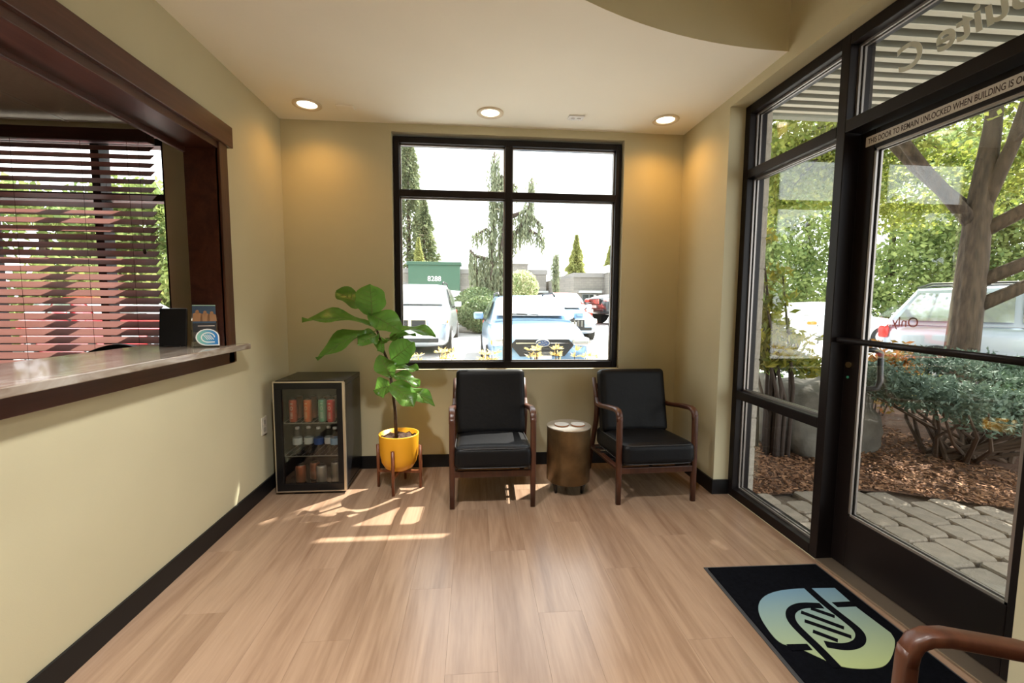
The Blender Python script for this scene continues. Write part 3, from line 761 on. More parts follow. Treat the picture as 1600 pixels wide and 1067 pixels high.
# ------------------------------------------------------------------ armchairs
def make_armchair(label):
    t = thing("armchair", label, "armchair", group="black leather armchairs with walnut frames")
    fwid = 0.2675 - 0.016
    for sx in (-1, 1):
        x = sx * fwid
        # front leg running up into the arm and back to the back post
        MB().tube([(x, -0.315, 0), (x, -0.313, 0.20), (x, -0.310, 0.42), (x, -0.307, 0.545), (x, -0.305, 0.565)], [0.017, 0.0195, 0.020, 0.0195, 0.019], 16, flat=(0.86, 0.90), ref=(1, 0, 0), sq=0.55).build("leg", WALNUT, t, smooth=True)
        MB().tube([(x, -0.307, 0.535), (x, -0.304, 0.562), (x, -0.295, 0.582), (x, -0.275, 0.594), (x * 1.01, -0.24, 0.597), (x * 1.04, -0.10, 0.580), (x * 1.02, 0.06, 0.553), (x, 0.135, 0.552), (x, 0.165, 0.585)], [0.0192, 0.0198, 0.0200, 0.0202, 0.0205, 0.021, 0.019, 0.018, 0.016], 16, flat=(0.74, 1.0), ref=(1, 0, 0), sq=0.55).build("arm", WALNUT, t, smooth=True)
        MB().tube([(x, 0.315, 0), (x, 0.255, 0.20), (x, 0.165, 0.42), (x, 0.155, 0.52), (x, 0.185, 0.60), (x, 0.243, 0.722)], [0.016, 0.019, 0.020, 0.019, 0.018, 0.015], 8, ref=(1, 0, 0)).build("leg", WALNUT, t, smooth=True)
        MB().tube([(x * 0.98, -0.30, 0.225), (x * 0.98, 0.24, 0.19)], 0.024, 4, flat=(0.6, 1), ref=(1, 0, 0)).build("side_rail", WALNUT, t, bevel=0.003)
    MB().box(-fwid, fwid, -0.325, -0.300, 0.198, 0.238).build("front_rail", WALNUT, t, bevel=0.004)
    MB().box(-fwid, fwid, 0.225, 0.250, 0.17, 0.21).build("back_rail", WALNUT, t, bevel=0.004)
    for z, y in ((0.50, 0.182), (0.66, 0.228)): MB().box(-fwid, fwid, y, y + 0.018, z - 0.02, z + 0.02).build("back_slat", WALNUT, t, bevel=0.003)
    for k in range(4): MB().box(-fwid, fwid, -0.2 + k * 0.12, -0.17 + k * 0.12, 0.205, 0.215).build("seat_strap", BLACK, t)
    sc = MB().pillow(-0.238, 0.238, -0.29, 0.29, -0.068, 0.068, crown=0.018, n=14).build("seat_cushion", LEATHER, t, smooth=True, loc=(0, -0.075, 0.312), rot=(math.radians(-3.5), 0, 0))
    bc = MB().pillow(-0.243, 0.243, -0.055, 0.055, -0.225, 0.225, n=14).build("back_cushion", LEATHER, t, smooth=True, loc=(0, 0.125, 0.575), rot=(math.radians(-14), 0, 0))
    SEAM = mat("seam", (0.03, 0.03, 0.032), 0.5)
    for zz in (-0.058, 0.058):
        pts = []
        for k in range(41):
            q = 2 * math.pi * k / 40; cx, sy = math.cos(q), math.sin(q)
            pts.append((0.234 * math.copysign(abs(cx) ** 0.22, cx), 0.286 * math.copysign(abs(sy) ** 0.22, sy), zz))
        MB().tube(pts, 0.003, 6, cap=False).build("piping", SEAM, sc, smooth=True)
    return t
ch = make_armchair("black leather armchair with sunlit seat beside the potted fig")
ch.location = (0.117, 2.99, 0)
c2 = copy_tree(ch); c2.location = (1.155, 2.985, 0); c2.rotation_euler = (0, 0, math.radians(2))
c2["label"] = "black leather armchair in the far corner by the glazed entrance"
c3 = copy_tree(ch); c3["label"] = "nearest armchair by the doormat, only its walnut arm showing"
rz3 = math.radians(-90 - 14)
c3.rotation_euler = (0, 0, rz3)
fp = Vector((0.2675 * 0.97, -0.312, 0)); a_ = rz3
arm_local = Vector((0.2675, -0.315, 0))
# the arm on the chair's own far side meets the measured point (0.885, 0.795)
best = Matrix.Rotation(a_, 3, 'Z') @ Vector((-0.2675, -0.30, 0))
c3.location = (0.905 - best.x, 0.80 - best.y, 0)

# ------------------------------------------------------------------ drum side table and coasters
t = thing("drum_table", "aged brass drum side table between the two armchairs", "side table", (0.642, 2.905, 0))
BRASS = mat("aged_brass", (0.16, 0.10, 0.045), 0.45, metal=0.75, noise=0.45, nscale=9, bump=0.15, bscale=30)
MB().lathe([(0.0, 0.075), (0.138, 0.075), (0.146, 0.083), (0.147, 0.44), (0.147, 0.446)], n=48).build("drum", BRASS, t, smooth=True)
MB().lathe([(0.1485, 0.444), (0.150, 0.450), (0.147, 0.4535), (0.0, 0.4535)], n=48).build("top", mat("table_top_metal", (0.42, 0.37, 0.30), 0.32, metal=0.6, noise=0.15, nscale=12), t, smooth=True)
for k in range(3):
    a = math.radians(205 + 120 * k)
    MB().tube([(0.10 * math.cos(a), 0.10 * math.sin(a), 0), (0.112 * math.cos(a), 0.112 * math.sin(a), 0.078)], [0.010, 0.019], 10).build("leg", mat("dark_leg", (0.02, 0.014, 0.010), 0.5), t, smooth=True)
for x, y, lab in ((0.590, 2.895, "round wooden coaster on the drum table nearer the potted fig"), (0.700, 2.893, "round wooden coaster on the drum table nearer the corner armchair")):
    c = thing("coaster", lab, "coaster", (x, y, 0.4535), group="coasters on the drum table")
    MB().lathe([(0.0, 0.0), (0.046, 0.0), (0.048, 0.003), (0.048, 0.009)], n=32).build("wood_edge", mat("coaster_wood", (0.36, 0.14, 0.06), 0.5), c, smooth=False)
    MB().lathe([(0.048, 0.009), (0.047, 0.011), (0.0, 0.011)], n=32).build("face", mat("coaster_face", (0.52, 0.52, 0.50), 0.25), c)

# ------------------------------------------------------------------ doormat with emblem
mt = thing("doormat", "black doormat with a blue-green leaf emblem at the entrance", "doormat", (1.385, 1.50, 0))
rot = math.radians(-1.2)
M2 = Matrix.Rotation(rot, 4, 'Z')
def ml(px, py):
    p = at_z(px, py, 0.012); return Vector((p.x - 1.385, p.y - 1.50, 0))
MB().box(-0.288, 0.283, -0.47, 0.452, 0, 0.005, M2).build("rubber_border", mat("mat_rubber", (0.03, 0.03, 0.032), 0.7), mt, bevel=0.002)
PILE = mat("mat_pile", (0.006, 0.0065, 0.009), 1.0, spec=0.03, noise=0.3, nscale=60, bump=1.0, bscale=500)
MB().box(-0.274, 0.270, -0.456, 0.438, 0.004, 0.011, M2).build("pile", PILE, mt, bevel=0.003)
def zpt(p): return ml(1080 + p[0] / 3.077, 820 + p[1] / 3.077)
def smooth_poly(P, it=2):
    for _ in range(it):
        Q = []
        for i in range(len(P)):
            a, b = P[i], P[(i + 1) % len(P)]; Q += [a * 0.75 + b * 0.25, a * 0.25 + b * 0.75]
        P = Q
    return P
outer = [(690, 303), (560, 305), (480, 308), (400, 320), (345, 345), (320, 385), (328, 440), (380, 520), (425, 568), (480, 585), (540, 602), (668, 662), (720, 682), (800, 693), (870, 692), (930, 682), (965, 640), (985, 560), (960, 520), (800, 400)]
P = [zpt(p) for p in outer]
def rounded(P):
    return [P[0]] + [q for i in range(len(P) - 1) for q in (P[i] * .75 + P[i + 1] * .25, P[i] * .25 + P[i + 1] * .75)] + [P[-1]]
keep = [P[0]] + rounded(rounded(P[1:11])) + rounded(rounded(P[11:19])) + [P[19]]
MB().prism([(p.x, p.y) for p in keep], 0.0105, 0.0125).build("emblem", gradmat("emblem_wool", (0.30, 0.35, 0.165), (0.125, 0.215, 0.285), 1, -0.15, 0.25), mt)
mb = MB()
hookA = [(555, 300), (620, 360), (700, 425), (765, 475), (805, 510), (818, 540), (808, 568), (770, 585), (720, 588), (645, 574)]
hookB = [(705, 690), (620, 600), (545, 530), (495, 480), (475, 445), (478, 415), (505, 395), (550, 386), (628, 390)]
def chaikin(P, it=2):
    for _ in range(it): P = [P[0]] + [q for i in range(len(P) - 1) for q in (P[i] * .75 + P[i + 1] * .25, P[i] * .25 + P[i + 1] * .75)] + [P[-1]]
    return P
for hk in (hookA, hookB): mb.ribbon(chaikin([zpt(p) for p in hk]), 0.033, 0.0122, 0.0138)
for a, b in (((575, 402), (690, 442)), ((528, 420), (735, 497)), ((545, 462), (770, 540)), ((585, 512), (705, 558))):
    mb.ribbon([zpt(a), zpt(b)], 0.021, 0.0122, 0.0138)
mb.ribbon([zpt((690, 385)), zpt((800, 380))], 0.030, 0.0122, 0.0138)
mb.ribbon([zpt((470, 590)), zpt((570, 588))], 0.030, 0.0122, 0.0138)
mb.build("emblem_lines", PILE, mt)

# ------------------------------------------------------------------ things on and behind the counter
CZ = 1.03
t = thing("display_panel", "thin black upright display panel standing on the counter", "display", (-1.60, 2.50, CZ), rz=math.radians(8))
MB().box(-0.065, 0.065, -0.004, 0.008, 0.0, 0.205, Matrix.Rotation(math.radians(-8), 4, 'X')).build("screen_back", BLACK, t, bevel=0.004)
MB().box(-0.04, 0.04, -0.02, 0.06, 0, 0.006).build("foot", BLACK, t, bevel=0.002)
ACR = glass("clear_acrylic", (0.95, 0.97, 0.98), 2.6)
hold = thing("brochure_holder", "clear acrylic brochure holder on the granite counter", "brochure holder", (-1.435, 2.50, CZ), rz=math.radians(28))
Mh = Matrix.Rotation(math.radians(-12), 4, 'X')
MB().box(-0.058, 0.058, 0.012, 0.015, 0.0, 0.185, Mh).box(-0.058, 0.058, -0.028, -0.025, 0.0, 0.075, Mh).box(-0.060, -0.057, -0.028, 0.015, 0.0, 0.09, Mh).box(0.057, 0.060, -0.028, 0.015, 0.0, 0.09, Mh).box(-0.06, 0.06, -0.045, 0.03, 0, 0.004).build("pocket", ACR, hold)
MB().box(-0.062, 0.062, -0.075, -0.045, 0, 0.004).box(-0.06, 0.06, -0.047, -0.044, 0, 0.03).build("card_pocket", ACR, hold)
br = thing("brochure", "dark brochure with a group photograph in the acrylic holder", "brochure", (-1.435, 2.50, CZ), rz=math.radians(28))
MB().box(-0.052, 0.052, -0.012, 0.004, 0.006, 0.225, Mh).build("cover", mat("brochure_black", (0.02, 0.02, 0.024), 0.35), br)
MB().box(-0.052, 0.052, -0.0128, -0.0122, 0.125, 0.218, Mh).build("photo_panel", mat("brochure_navy", (0.03, 0.07, 0.12), 0.35), br)
MB().box(-0.052, 0.052, -0.0128, -0.0122, 0.2195, 0.2245, Mh).build("mint_band", mat("brochure_mint", (0.35, 0.55, 0.42), 0.4), br)
mb = MB()
for cx_, hh in ((-0.03, 0.062), (0.004, 0.058), (0.034, 0.055)):
    head = [(cx_ + 0.008 * math.cos(q), 0.125 + hh + 0.010 * math.sin(q)) for q in [2 * math.pi * k / 12 for k in range(12)]]
    body = [(cx_ - 0.022, 0.135), (cx_ + 0.022, 0.135), (cx_ + 0.019, 0.115 + hh), (cx_ + 0.006, 0.122 + hh), (cx_ - 0.006, 0.122 + hh), (cx_ - 0.019, 0.115 + hh)]
    for poly in (head, body):
        mb.add([Mh @ Vector((p[0], -0.0131, p[1])) for p in poly], [tuple(range(len(poly)))])
mb.build("photo_figures", mat("brochure_figures", (0.36, 0.17, 0.06), 0.5), br)
MB().box(-0.03, 0.045, -0.0130, -0.0126, 0.108, 0.112, Mh).box(-0.02, 0.04, -0.0130, -0.0126, 0.080, 0.088, Mh).build("print_lines", mat("print_cream", (0.6, 0.5, 0.42), 0.6), br)
cd = thing("logo_card", "round-cornered white card with a blue-green leaf emblem", "card", (-1.435, 2.50, CZ), rz=math.radians(28))
Mc = Matrix.Translation((0.012, -0.052, 0.006)) @ Matrix.Rotation(math.radians(-8), 4, 'X') @ Matrix.Rotation(math.pi / 2, 4, 'X')
def leafpoly(r, s=1.0):
    P = []
    for q in range(0, 271, 15): P.append((r * math.cos(math.radians(q)) , r * math.sin(math.radians(q)) * s))
    return P + [(r, -r * s)]
def lp(r, dx=0, dy=0): return [(x + dx, y + dy) for x, y in leafpoly(r, 0.86)]
MB().prism(lp(0.052, 0, 0.047), 0, 0.0012, Mc).build("card_face", mat("card_white", (0.8, 0.8, 0.76), 0.5), cd)
MB().prism(lp(0.046, 0, 0.047), 0.0012, 0.0016, Mc).build("emblem", gradmat("card_gradient", (0.25, 0.55, 0.42), (0.04, 0.20, 0.50), 0, -0.03, 0.05, 0.5), cd)
mb = MB(); ring = leafpoly(0.029, 0.86)
mb.ribbon([(x + 0.002, y + 0.046) for x, y in ring], 0.005, 0.0016, 0.0020)
for k in range(4): mb.ribbon([(-0.018 + 0.009 * k, 0.060), (0.0 + 0.009 * k, 0.034)], 0.003, 0.0016, 0.0020)
mb2 = MB(); mb2.v = [tuple(Mc @ Vector(p)) for p in mb.v]; mb2.f = mb.f
mb2.build("emblem_lines", mat("card_white", (0.8, 0.8, 0.76), 0.5), cd)
# office chair behind the counter
t = thing("office_chair", "black mesh office chair behind the reception counter", "office chair", (-2.02, 2.62, 0), rz=math.radians(6))
mb = MB()
mb.grid(lambda u, v: ((u - 0.5) * 0.40, 0.10 + 0.05 * (2 * u - 1) ** 2 * -1, 0.52 + v * (0.475 + 0.028 * math.sin(5.2 * u - 0.9) - 0.03 * (2 * u - 1) ** 4)), 16, 8)
mb.grid(lambda u, v: ((0.5 - u) * 0.40, 0.14 + 0.05 * (1 - 2 * u) ** 2 * -1, 0.52 + v * (0.475 + 0.028 * math.sin(5.2 * (1 - u) - 0.9) - 0.03 * (2 * u - 1) ** 4)), 16, 8)
mb.grid(lambda u, v: ((u - 0.5) * 0.40, 0.10 + 0.04 * v - 0.05 * (2 * u - 1) ** 2, 0.52 + (0.475 + 0.028 * math.sin(5.2 * u - 0.9) - 0.03 * (2 * u - 1) ** 4)), 16, 2)
mb.build("backrest", mat("chair_mesh", (0.016, 0.016, 0.018), 0.6), t, smooth=True)
MB().pillow(-0.24, 0.24, -0.36, 0.10, 0.42, 0.50, n=8).build("seat", mat("chair_mesh", (0.016, 0.016, 0.018), 0.6), t, smooth=True)
MB().cyl((0, -0.12, 0.08), (0, -0.12, 0.43), 0.03, n=14).build("gas_column", BLACK, t, smooth=True)
MB().tube([(0, 0.02, 0.44), (0, 0.15, 0.47), (0, 0.15, 0.62)], 0.022, 8).build("back_support", BLACK, t, smooth=True)
for k in range(5):
    a = 2 * math.pi * k / 5
    MB().tube([(0, -0.12, 0.10), (0.30 * math.cos(a), -0.12 + 0.30 * math.sin(a), 0.065)], [0.026, 0.016], 8).build("base_arm", BLACK, t, smooth=True)
    MB().cyl((0.30 * math.cos(a) - 0.012, -0.12 + 0.30 * math.sin(a), 0.028), (0.30 * math.cos(a) + 0.012, -0.12 + 0.30 * math.sin(a), 0.028), 0.028, n=12).build("caster", BLACK, t, smooth=True)
# ------------------------------------------------------------------ outside: ground
ASPH = mat("pale_asphalt", (0.46, 0.45, 0.44), 0.9, noise=0.08, nscale=1.2, bump=0.3, bscale=60)  # tone raised so the lot bounces more daylight indoors
CONC = mat("kerb_concrete", (0.42, 0.39, 0.35), 0.9, noise=0.1, nscale=6, bump=0.3, bscale=80)
def gz(y):   # the lot rises gently away from the building
    return -0.15 if y < 9 else (-0.15 + (y - 9) / 9 * 0.55 if y < 18 else 0.40 + min(1, (y - 18) / 18) * 0.15)
mb = MB()
ys = [-6, 3.6, 9, 12, 15, 18, 24, 36, 60, 110]
mb.grid(lambda u, v: (-70 + 150 * u, ys[min(9, int(round(v * 9)))], gz(ys[min(9, int(round(v * 9)))]) - 0.0), 6, 9)
tag(mb.build("ground", ASPH), "pale asphalt of the parking lot", "parking lot", kind="structure")
# walkway of tumbled pavers outside the entrance
wk = tag(MB().box(XO + 0.001, 6.0, -1.5, 2.80, -0.16, -0.045).build("pavement", mat("joint_sand", (0.12, 0.095, 0.07), 1.0, noise=0.3, nscale=50)), "tumbled concrete paver walkway outside the door", "walkway", kind="structure")
PAV = mat("paver_concrete", (0.25, 0.212, 0.165), 0.9, noise=0.18, nscale=14, bump=0.5, bscale=90, rand=0.14)
pavers = []
def paver_mesh(lx, ly, seed):
    r = random.Random(seed); mb = MB()
    a, b = lx / 2 - 0.006, ly / 2 - 0.006
    P = [(a - .02, -b), (a, -b + .02), (a, b - .02), (a - .02, b), (-a + .02, b), (-a, b - .02), (-a, -b + .02), (-a + .02, -b)]
    P = [(x + r.uniform(-.005, .005), y + r.uniform(-.005, .005)) for x, y in P]
    n = 8
    vs = [(x, y, -0.04) for x, y in P] + [(x, y, -0.010) for x, y in P] + [(x * 0.93, y * 0.93, 0.0) for x, y in P]
    fs = [(i, (i + 1) % n, n + (i + 1) % n, n + i) for i in range(n)] + [(n + i, n + (i + 1) % n, 2 * n + (i + 1) % n, 2 * n + i) for i in range(n)] + [tuple(range(2 * n, 3 * n))]
    me = bpy.data.meshes.new("paver"); me.from_pydata(vs, [], fs); me.update(); me.materials.append(PAV); return me
PM = [paver_mesh(0.165, ly, k) for k, ly in enumerate((0.165, 0.235, 0.235, 0.165, 0.235))]
PLY = (0.165, 0.235, 0.235, 0.165, 0.235)
x, row, npv = XO + 0.085, 0, 0
while x < 4.75:
    y = 0.55 + (row * 0.103) % 0.235
    ymax = 2.76 if x < 2.75 else 2.76 - (x - 2.75) * 0.52
    while y < ymax and npv < 298:
        k = random.randrange(5); ly = PLY[k]
        if y + ly > ymax + 0.08: break
        o = put("paver", PM[k], wk, (x, y + ly / 2, -0.012 + random.uniform(-0.004, 0.003)), (random.uniform(-.012, .012), random.uniform(-.012, .012), random.uniform(-.02, .02) + (math.pi if random.random() < .5 else 0)))
        npv += 1; y += ly
    x += 0.166; row += 1
# planting bed with bark mulch
bed = tag(MB().grid(lambda u, v: (XO + 0.02 + 6.2 * u, 2.78 - (0.0 if u < 0.145 else (u - 0.145) * 6.2 * 0.50) + v * (3.6 + 2.0 * u), -0.03 + 0.10 * min(1, 3 * v) + 0.02 * math.sin(9 * u + 7 * v)), 24, 12).build("planting_bed", mat("bark_soil", (0.10, 0.05, 0.028), 1.0, noise=0.4, nscale=25, bump=0.8, bscale=60), smooth=True), "bark-mulched planting bed beside the walkway", "planting bed", kind="structure")
n = 9000
u = rng.uniform(0, 0.36, n); v = rng.uniform(0, 0.55, n) ** 1.3
cx = XO + 0.02 + 6.2 * u; cy = 2.78 - np.where(u < 0.145, 0, (u - 0.145) * 6.2 * 0.5) + v * (3.6 + 2 * u)
cz = -0.03 + 0.10 * np.minimum(1, 3 * v) + 0.02 * np.sin(9 * u + 7 * v) + rng.uniform(0.004, 0.02, n)
d = rand_dirs(n); d[:, 2] *= 0.35; U = d * rng.uniform(0.010, 0.028, (n, 1)); V = perp(U, rng.uniform(0.004, 0.009, n)); V[:, 2] *= 0.4
tag(leaves("mulch_chips", np.stack([cx, cy, cz], 1), U, V, leafmat("bark_chip", (0.12, 0.050, 0.022), (0.36, 0.19, 0.10), 0.0, 0.9, 12), rhomb=False), "brown bark chips covering the planting bed", "mulch")

# ------------------------------------------------------------------ entrance canopy
CAN = mat("grey_green_paint", (0.24, 0.25, 0.20), 0.6)
SLB = mat("shaded_slat_tone", (0.15, 0.15, 0.12), 0.7)  # slats darker than the canopy paint: shade on their sides put into colour
SLT = mat("lit_slat_tone", (0.62, 0.58, 0.48), 0.6)  # ground light on the slat undersides put into colour, as thin pale strips
t = thing("entrance_canopy", "grey-green canopy with slatted soffit over the entrance", "canopy", (XO, 0, 2.75))
MB().box(0.0, 1.62, 3.42, 3.49, 0.0, 0.30).build("end_beam", CAN, t, bevel=0.005)
MB().box(0.0, 1.62, 0.15, 0.22, 0.0, 0.30).build("end_beam", CAN, t, bevel=0.005)
MB().box(1.56, 1.64, 0.22, 3.42, 0.0, 0.30).build("fascia", CAN, t, bevel=0.005)
MB().box(0.0, 0.04, 0.22, 3.42, 0.03, 0.20).build("ledger", CAN, t)
MB().box(0.0, 1.66, 0.13, 3.51, 0.30, 0.34).build("deck", mat("canopy_deck", (0.07, 0.07, 0.06), 0.8), t)
y = 0.30; sdat = None
while y < 3.40:
    if sdat is None:
        o = MB().box(0.04, 1.55, -0.019, 0.019, 0.0, 0.085).build("slat", SLB, t, loc=(0, y, 0.02)); sdat = o.data; cdat = MB().box(0.04, 1.55, -0.019, 0.019, -0.004, 0.0).build("lit_underside", SLT, o).data
    else: put("lit_underside", cdat, put("slat", sdat, t, (0, y, 0.02)), (0, 0, 0))
    y += 0.1063
# masonry pier at the end of the sidelight
BLOCK = mat("split_face_block", (0.36, 0.32, 0.27), 0.95, noise=0.15, nscale=20, bump=0.8, bscale=50, rand=0.08)
pr = tag(MB().box(XO + 0.001, XO + 0.055, 2.80, 3.55, -0.1, 3.1).build("pillar", mat("block_mortar", (0.30, 0.27, 0.23), 0.95)), "split-face block pier outside the sidelight", "pier", kind="structure")
for k in range(15):
    MB().box(0, 0.055, 0, 0.36, 0, 0.192).build("block", BLOCK, pr, loc=(XO + 0.006, 2.797, -0.09 + k * 0.2), bevel=0.005)
    MB().box(0, 0.055, 0, 0.36, 0, 0.192).build("block", BLOCK, pr, loc=(XO + 0.006, 3.165, -0.09 + k * 0.2), bevel=0.005)

# ------------------------------------------------------------------ plants
BARK = mat("tree_bark", (0.062, 0.042, 0.027), 0.95, noise=0.65, nscale=24, bump=1.0, bscale=40, stretch=(1, 1, 0.22))
DBARK = mat("dark_bark", (0.07, 0.05, 0.04), 0.95, noise=0.3, nscale=12, bump=0.8, bscale=40, stretch=(1, 1, 0.3))
def blob(c, r, n, size, elong=1.8, shell=0.55):
    """leaf set filling an ellipsoid, thicker towards its skin"""
    d = rand_dirs(n); rad = (shell + (1 - shell) * rng.uniform(0, 1, n)) ; P = np.asarray(c) + d * rad[:, None] * np.asarray(r)
    U = rand_dirs(n); U = U + 0.3 * d; U /= np.linalg.norm(U, axis=1, keepdims=True)
    s = rng.uniform(0.6, 1.2, n) * size
    U = U * s[:, None]; return P, U, perp(U, s / elong)
def cat_(*sets): return [np.concatenate([s[i] for s in sets]) for i in range(3)]

# maple by the walkway
MAPLE = leafmat("maple_leaf", (0.11, 0.17, 0.025), (0.34, 0.36, 0.075), 0.5, 0.6, 0.9)
mp = thing("maple_tree", "spreading yellow-green maple seen through the entrance door", "tree", (5.75, 4.80, -0.08))
tk = [(0, 0, 0), (0.05, 0.0, 0.5), (0.12, 0.03, 1.2), (0.18, 0.06, 1.9), (0.22, 0.08, 2.5), (0.32, 0.1, 3.4), (0.36, 0.1, 4.6)]
MB().tube([(-0.12, 0, -0.05)] + tk[1:], [0.24, 0.165, 0.15, 0.14, 0.12, 0.085, 0.03], 14).build("trunk", BARK, mp, smooth=True)
limbs = [[(0.20, 0.07, 2.2), (0.9, -0.5, 2.8), (1.7, -1.1, 3.6), (2.6, -1.6, 4.4)], [(0.22, 0.08, 2.4), (0.35, -0.1, 3.2), (0.5, -0.2, 4.2), (0.6, -0.3, 5.4)],
         [(0.20, 0.08, 2.3), (-0.35, 0.25, 3.0), (-0.9, 0.4, 3.8), (-1.5, 0.6, 4.6)], [(0.20, 0.08, 2.4), (0.1, 0.8, 3.2), (0.0, 1.5, 4.1), (0.0, 2.0, 5.0)],
         [(0.15, 0.05, 1.6), (0.75, -0.35, 2.0), (1.5, -0.9, 2.5), (2.4, -1.4, 3.0)], [(0.12, 0.03, 1.3), (0.7, -0.3, 1.7), (1.4, -0.5, 2.2), (2.3, -0.7, 2.9)]]
for l in limbs: MB().tube(l, [0.085, 0.065, 0.045, 0.02], 9).build("limb", BARK, mp, smooth=True)
sets = []
r_ = random.Random(3)
for k in range(105):
    th, ph = r_.uniform(0, 2 * math.pi), r_.uniform(-0.35, 1.0)
    rr = r_.uniform(0.55, 1.0)
    c = (0.3 + 3.0 * rr * math.cos(th) * math.cos(ph), 0.2 + 2.9 * rr * math.sin(th) * math.cos(ph), 3.7 + 2.3 * rr * math.sin(ph))
    w = np.array(c) + np.array((5.75, 4.80, -0.08))
    if w[0] < 2.2: continue
    sets.append(blob(c, (0.75, 0.75, 0.42), 620, 0.046, 1.5, 0.1))
tw = MB()
for s_ in sets[::2]:
    c = s_[0].mean(0); b_ = min((Vector(q) for l in limbs for q in l[1:]), key=lambda q: (q - Vector(c)).length)
    tw.tube([b_, (b_ + Vector(c)) / 2 + Vector((0, 0, 0.1)), Vector(c)], [0.022, 0.014, 0.005], 5)
o = tw.build("twigs", BARK, mp); o["kind"] = "stuff"
leaves("crown", *cat_(*sets), MAPLE, mp)
# added slim tree, unseen behind the wall corner: its bough shades the window head
t = thing("added_shade_tree", "added unseen tree beside the office corner, its bough shading the window", "tree", (2.05, 5.6, -0.15))
MB().tube([(0, 0, 0), (0.02, -0.02, 1.6), (0, 0, 3.2), (-0.1, -0.1, 4.2)], [0.07, 0.055, 0.045, 0.03], 10).build("trunk", BARK, t, smooth=True)
MB().tube([(-0.05, -0.05, 3.7), (-0.5, -0.45, 4.5), (-0.95, -0.95, 4.85)], [0.03, 0.02, 0.008], 7).build("limb", BARK, t, smooth=True)
leaves("crown", *cat_(blob((-0.96, -0.94, 4.80), (0.46, 0.22, 0.27), 850, 0.055, 1.5, 0.0), blob((-0.62, -0.70, 4.95), (0.30, 0.25, 0.2), 260, 0.05, 1.5, 0.0)), MAPLE, t)

# heavenly bamboo by the sidelight
BAM = leafmat("bamboo_leaf", (0.10, 0.16, 0.03), (0.42, 0.36, 0.05), 0.5, 0.5, 2)
t = thing("tall_shrub", "tall many-stemmed shrub right outside the sidelight", "shrub", (2.50, 3.45, 0.02))
sets = []
for k in range(11):
    a = r_.uniform(0, 6.28); q = r_.uniform(0.03, 0.13); h = r_.uniform(0.9, 1.9)
    x, y = q * math.cos(a), q * math.sin(a)
    lx, ly = x * 1.4 - r_.uniform(.02, .22), y * 1.4 + r_.uniform(.0, .22)
    MB().tube([(x, y, 0), (x * 1.1, y * 1.1, h * 0.4), (lx, ly, h)], [0.020, 0.015, 0.006], 7).build("cane", DBARK, t, smooth=True)
    for j in range(5):
        z = max(0.72, h - j * 0.20); f = z / h
        if z > 1.02: sets.append(blob((x + (lx - x) * f + r_.uniform(-.10, .02), y + (ly - y) * f + r_.uniform(0, .12), z), (0.13, 0.12, 0.13), 70, 0.042, 2.8, 0.1))
        else: sets.append(blob((x + (lx - x) * f + r_.uniform(-.10, .22), y + (ly - y) * f + r_.uniform(-.1, .15), z + r_.uniform(0, .15)), (0.20, 0.18, 0.08), 70, 0.042, 2.8, 0.1))
leaves("foliage", *cat_(*sets), BAM, t)
# boulder
def rock(mb, c, r, seed, n=18):
    rr = random.Random(seed); ph = [rr.uniform(0, 6) for _ in range(8)]
    def f(u, v):
        th, p = 2 * math.pi * u, math.pi * (v - 0.5)
        d = Vector((math.cos(p) * math.cos(th), math.cos(p) * math.sin(th), math.sin(p)))
        k = 1 + 0.10 * math.sin(3 * d.x + ph[0]) * math.cos(4 * d.y + ph[1]) + 0.07 * math.sin(7 * d.z + 5 * d.x + ph[2]) + 0.035 * math.sin(15 * d.x + ph[3]) * math.sin(13 * d.y + 11 * d.z + ph[4])
        e = 0.7
        q = Vector([math.copysign(abs(w) ** e, w) for w in d])
        return (c[0] + q.x * r[0] * k, c[1] + q.y * r[1] * k, c[2] + q.z * r[2] * k)
    mb.grid(f, n * 2, n); return mb
STONE = mat("boulder_stone", (0.13, 0.118, 0.098), 0.95, noise=0.4, nscale=5, bump=1.0, bscale=18)
tag(rock(MB(), (0, 0, 0), (0.50, 0.42, 0.42), 5).build("boulder", STONE, smooth=True, loc=(3.00, 3.70, 0.22)), "large grey boulder in the planting bed", "boulder")
# hosta behind the boulder
t = thing("hosta_plant", "bright green broad-leaved plant behind the boulder", "plant", (3.02, 4.50, 0.05))
HOSTA = leafmat("hosta_leaf", (0.20, 0.42, 0.05), (0.36, 0.60, 0.12), 0.5, 0.4, 4)
for k in range(16):
    a = 2.39996 * k; q = 0.12 + 0.02 * k; z = 0.62 - 0.018 * k
    b_ = Vector((0.03 * math.cos(a), 0.03 * math.sin(a), 0.05)); tip = Vector((q * 1.25 * math.cos(a), q * 1.25 * math.sin(a), z * 0.95)); mid = Vector((q * 0.45 * math.cos(a), q * 0.45 * math.sin(a), z))
    ax = (tip - mid); Ln = ax.length; ax.normalize(); sd_ = ax.cross(Vector((0, 0, 1))).normalized(); nn = sd_.cross(ax)
    mb = MB(); mb.grid(lambda u, v: mid + ax * (Ln * u) + sd_ * ((2 * v - 1) * 0.085 * math.sin(math.pi * min(1, u * 0.95 + 0.04)) ** 0.7) + nn * (0.03 * abs(2 * v - 1) - 0.05 * u * u), 7, 4)
    mb.tube([b_, (b_ + mid) / 2 + Vector((0, 0, 0.03)), mid], 0.006, 5)
    mb.build("leaf", HOSTA, t, smooth=True)
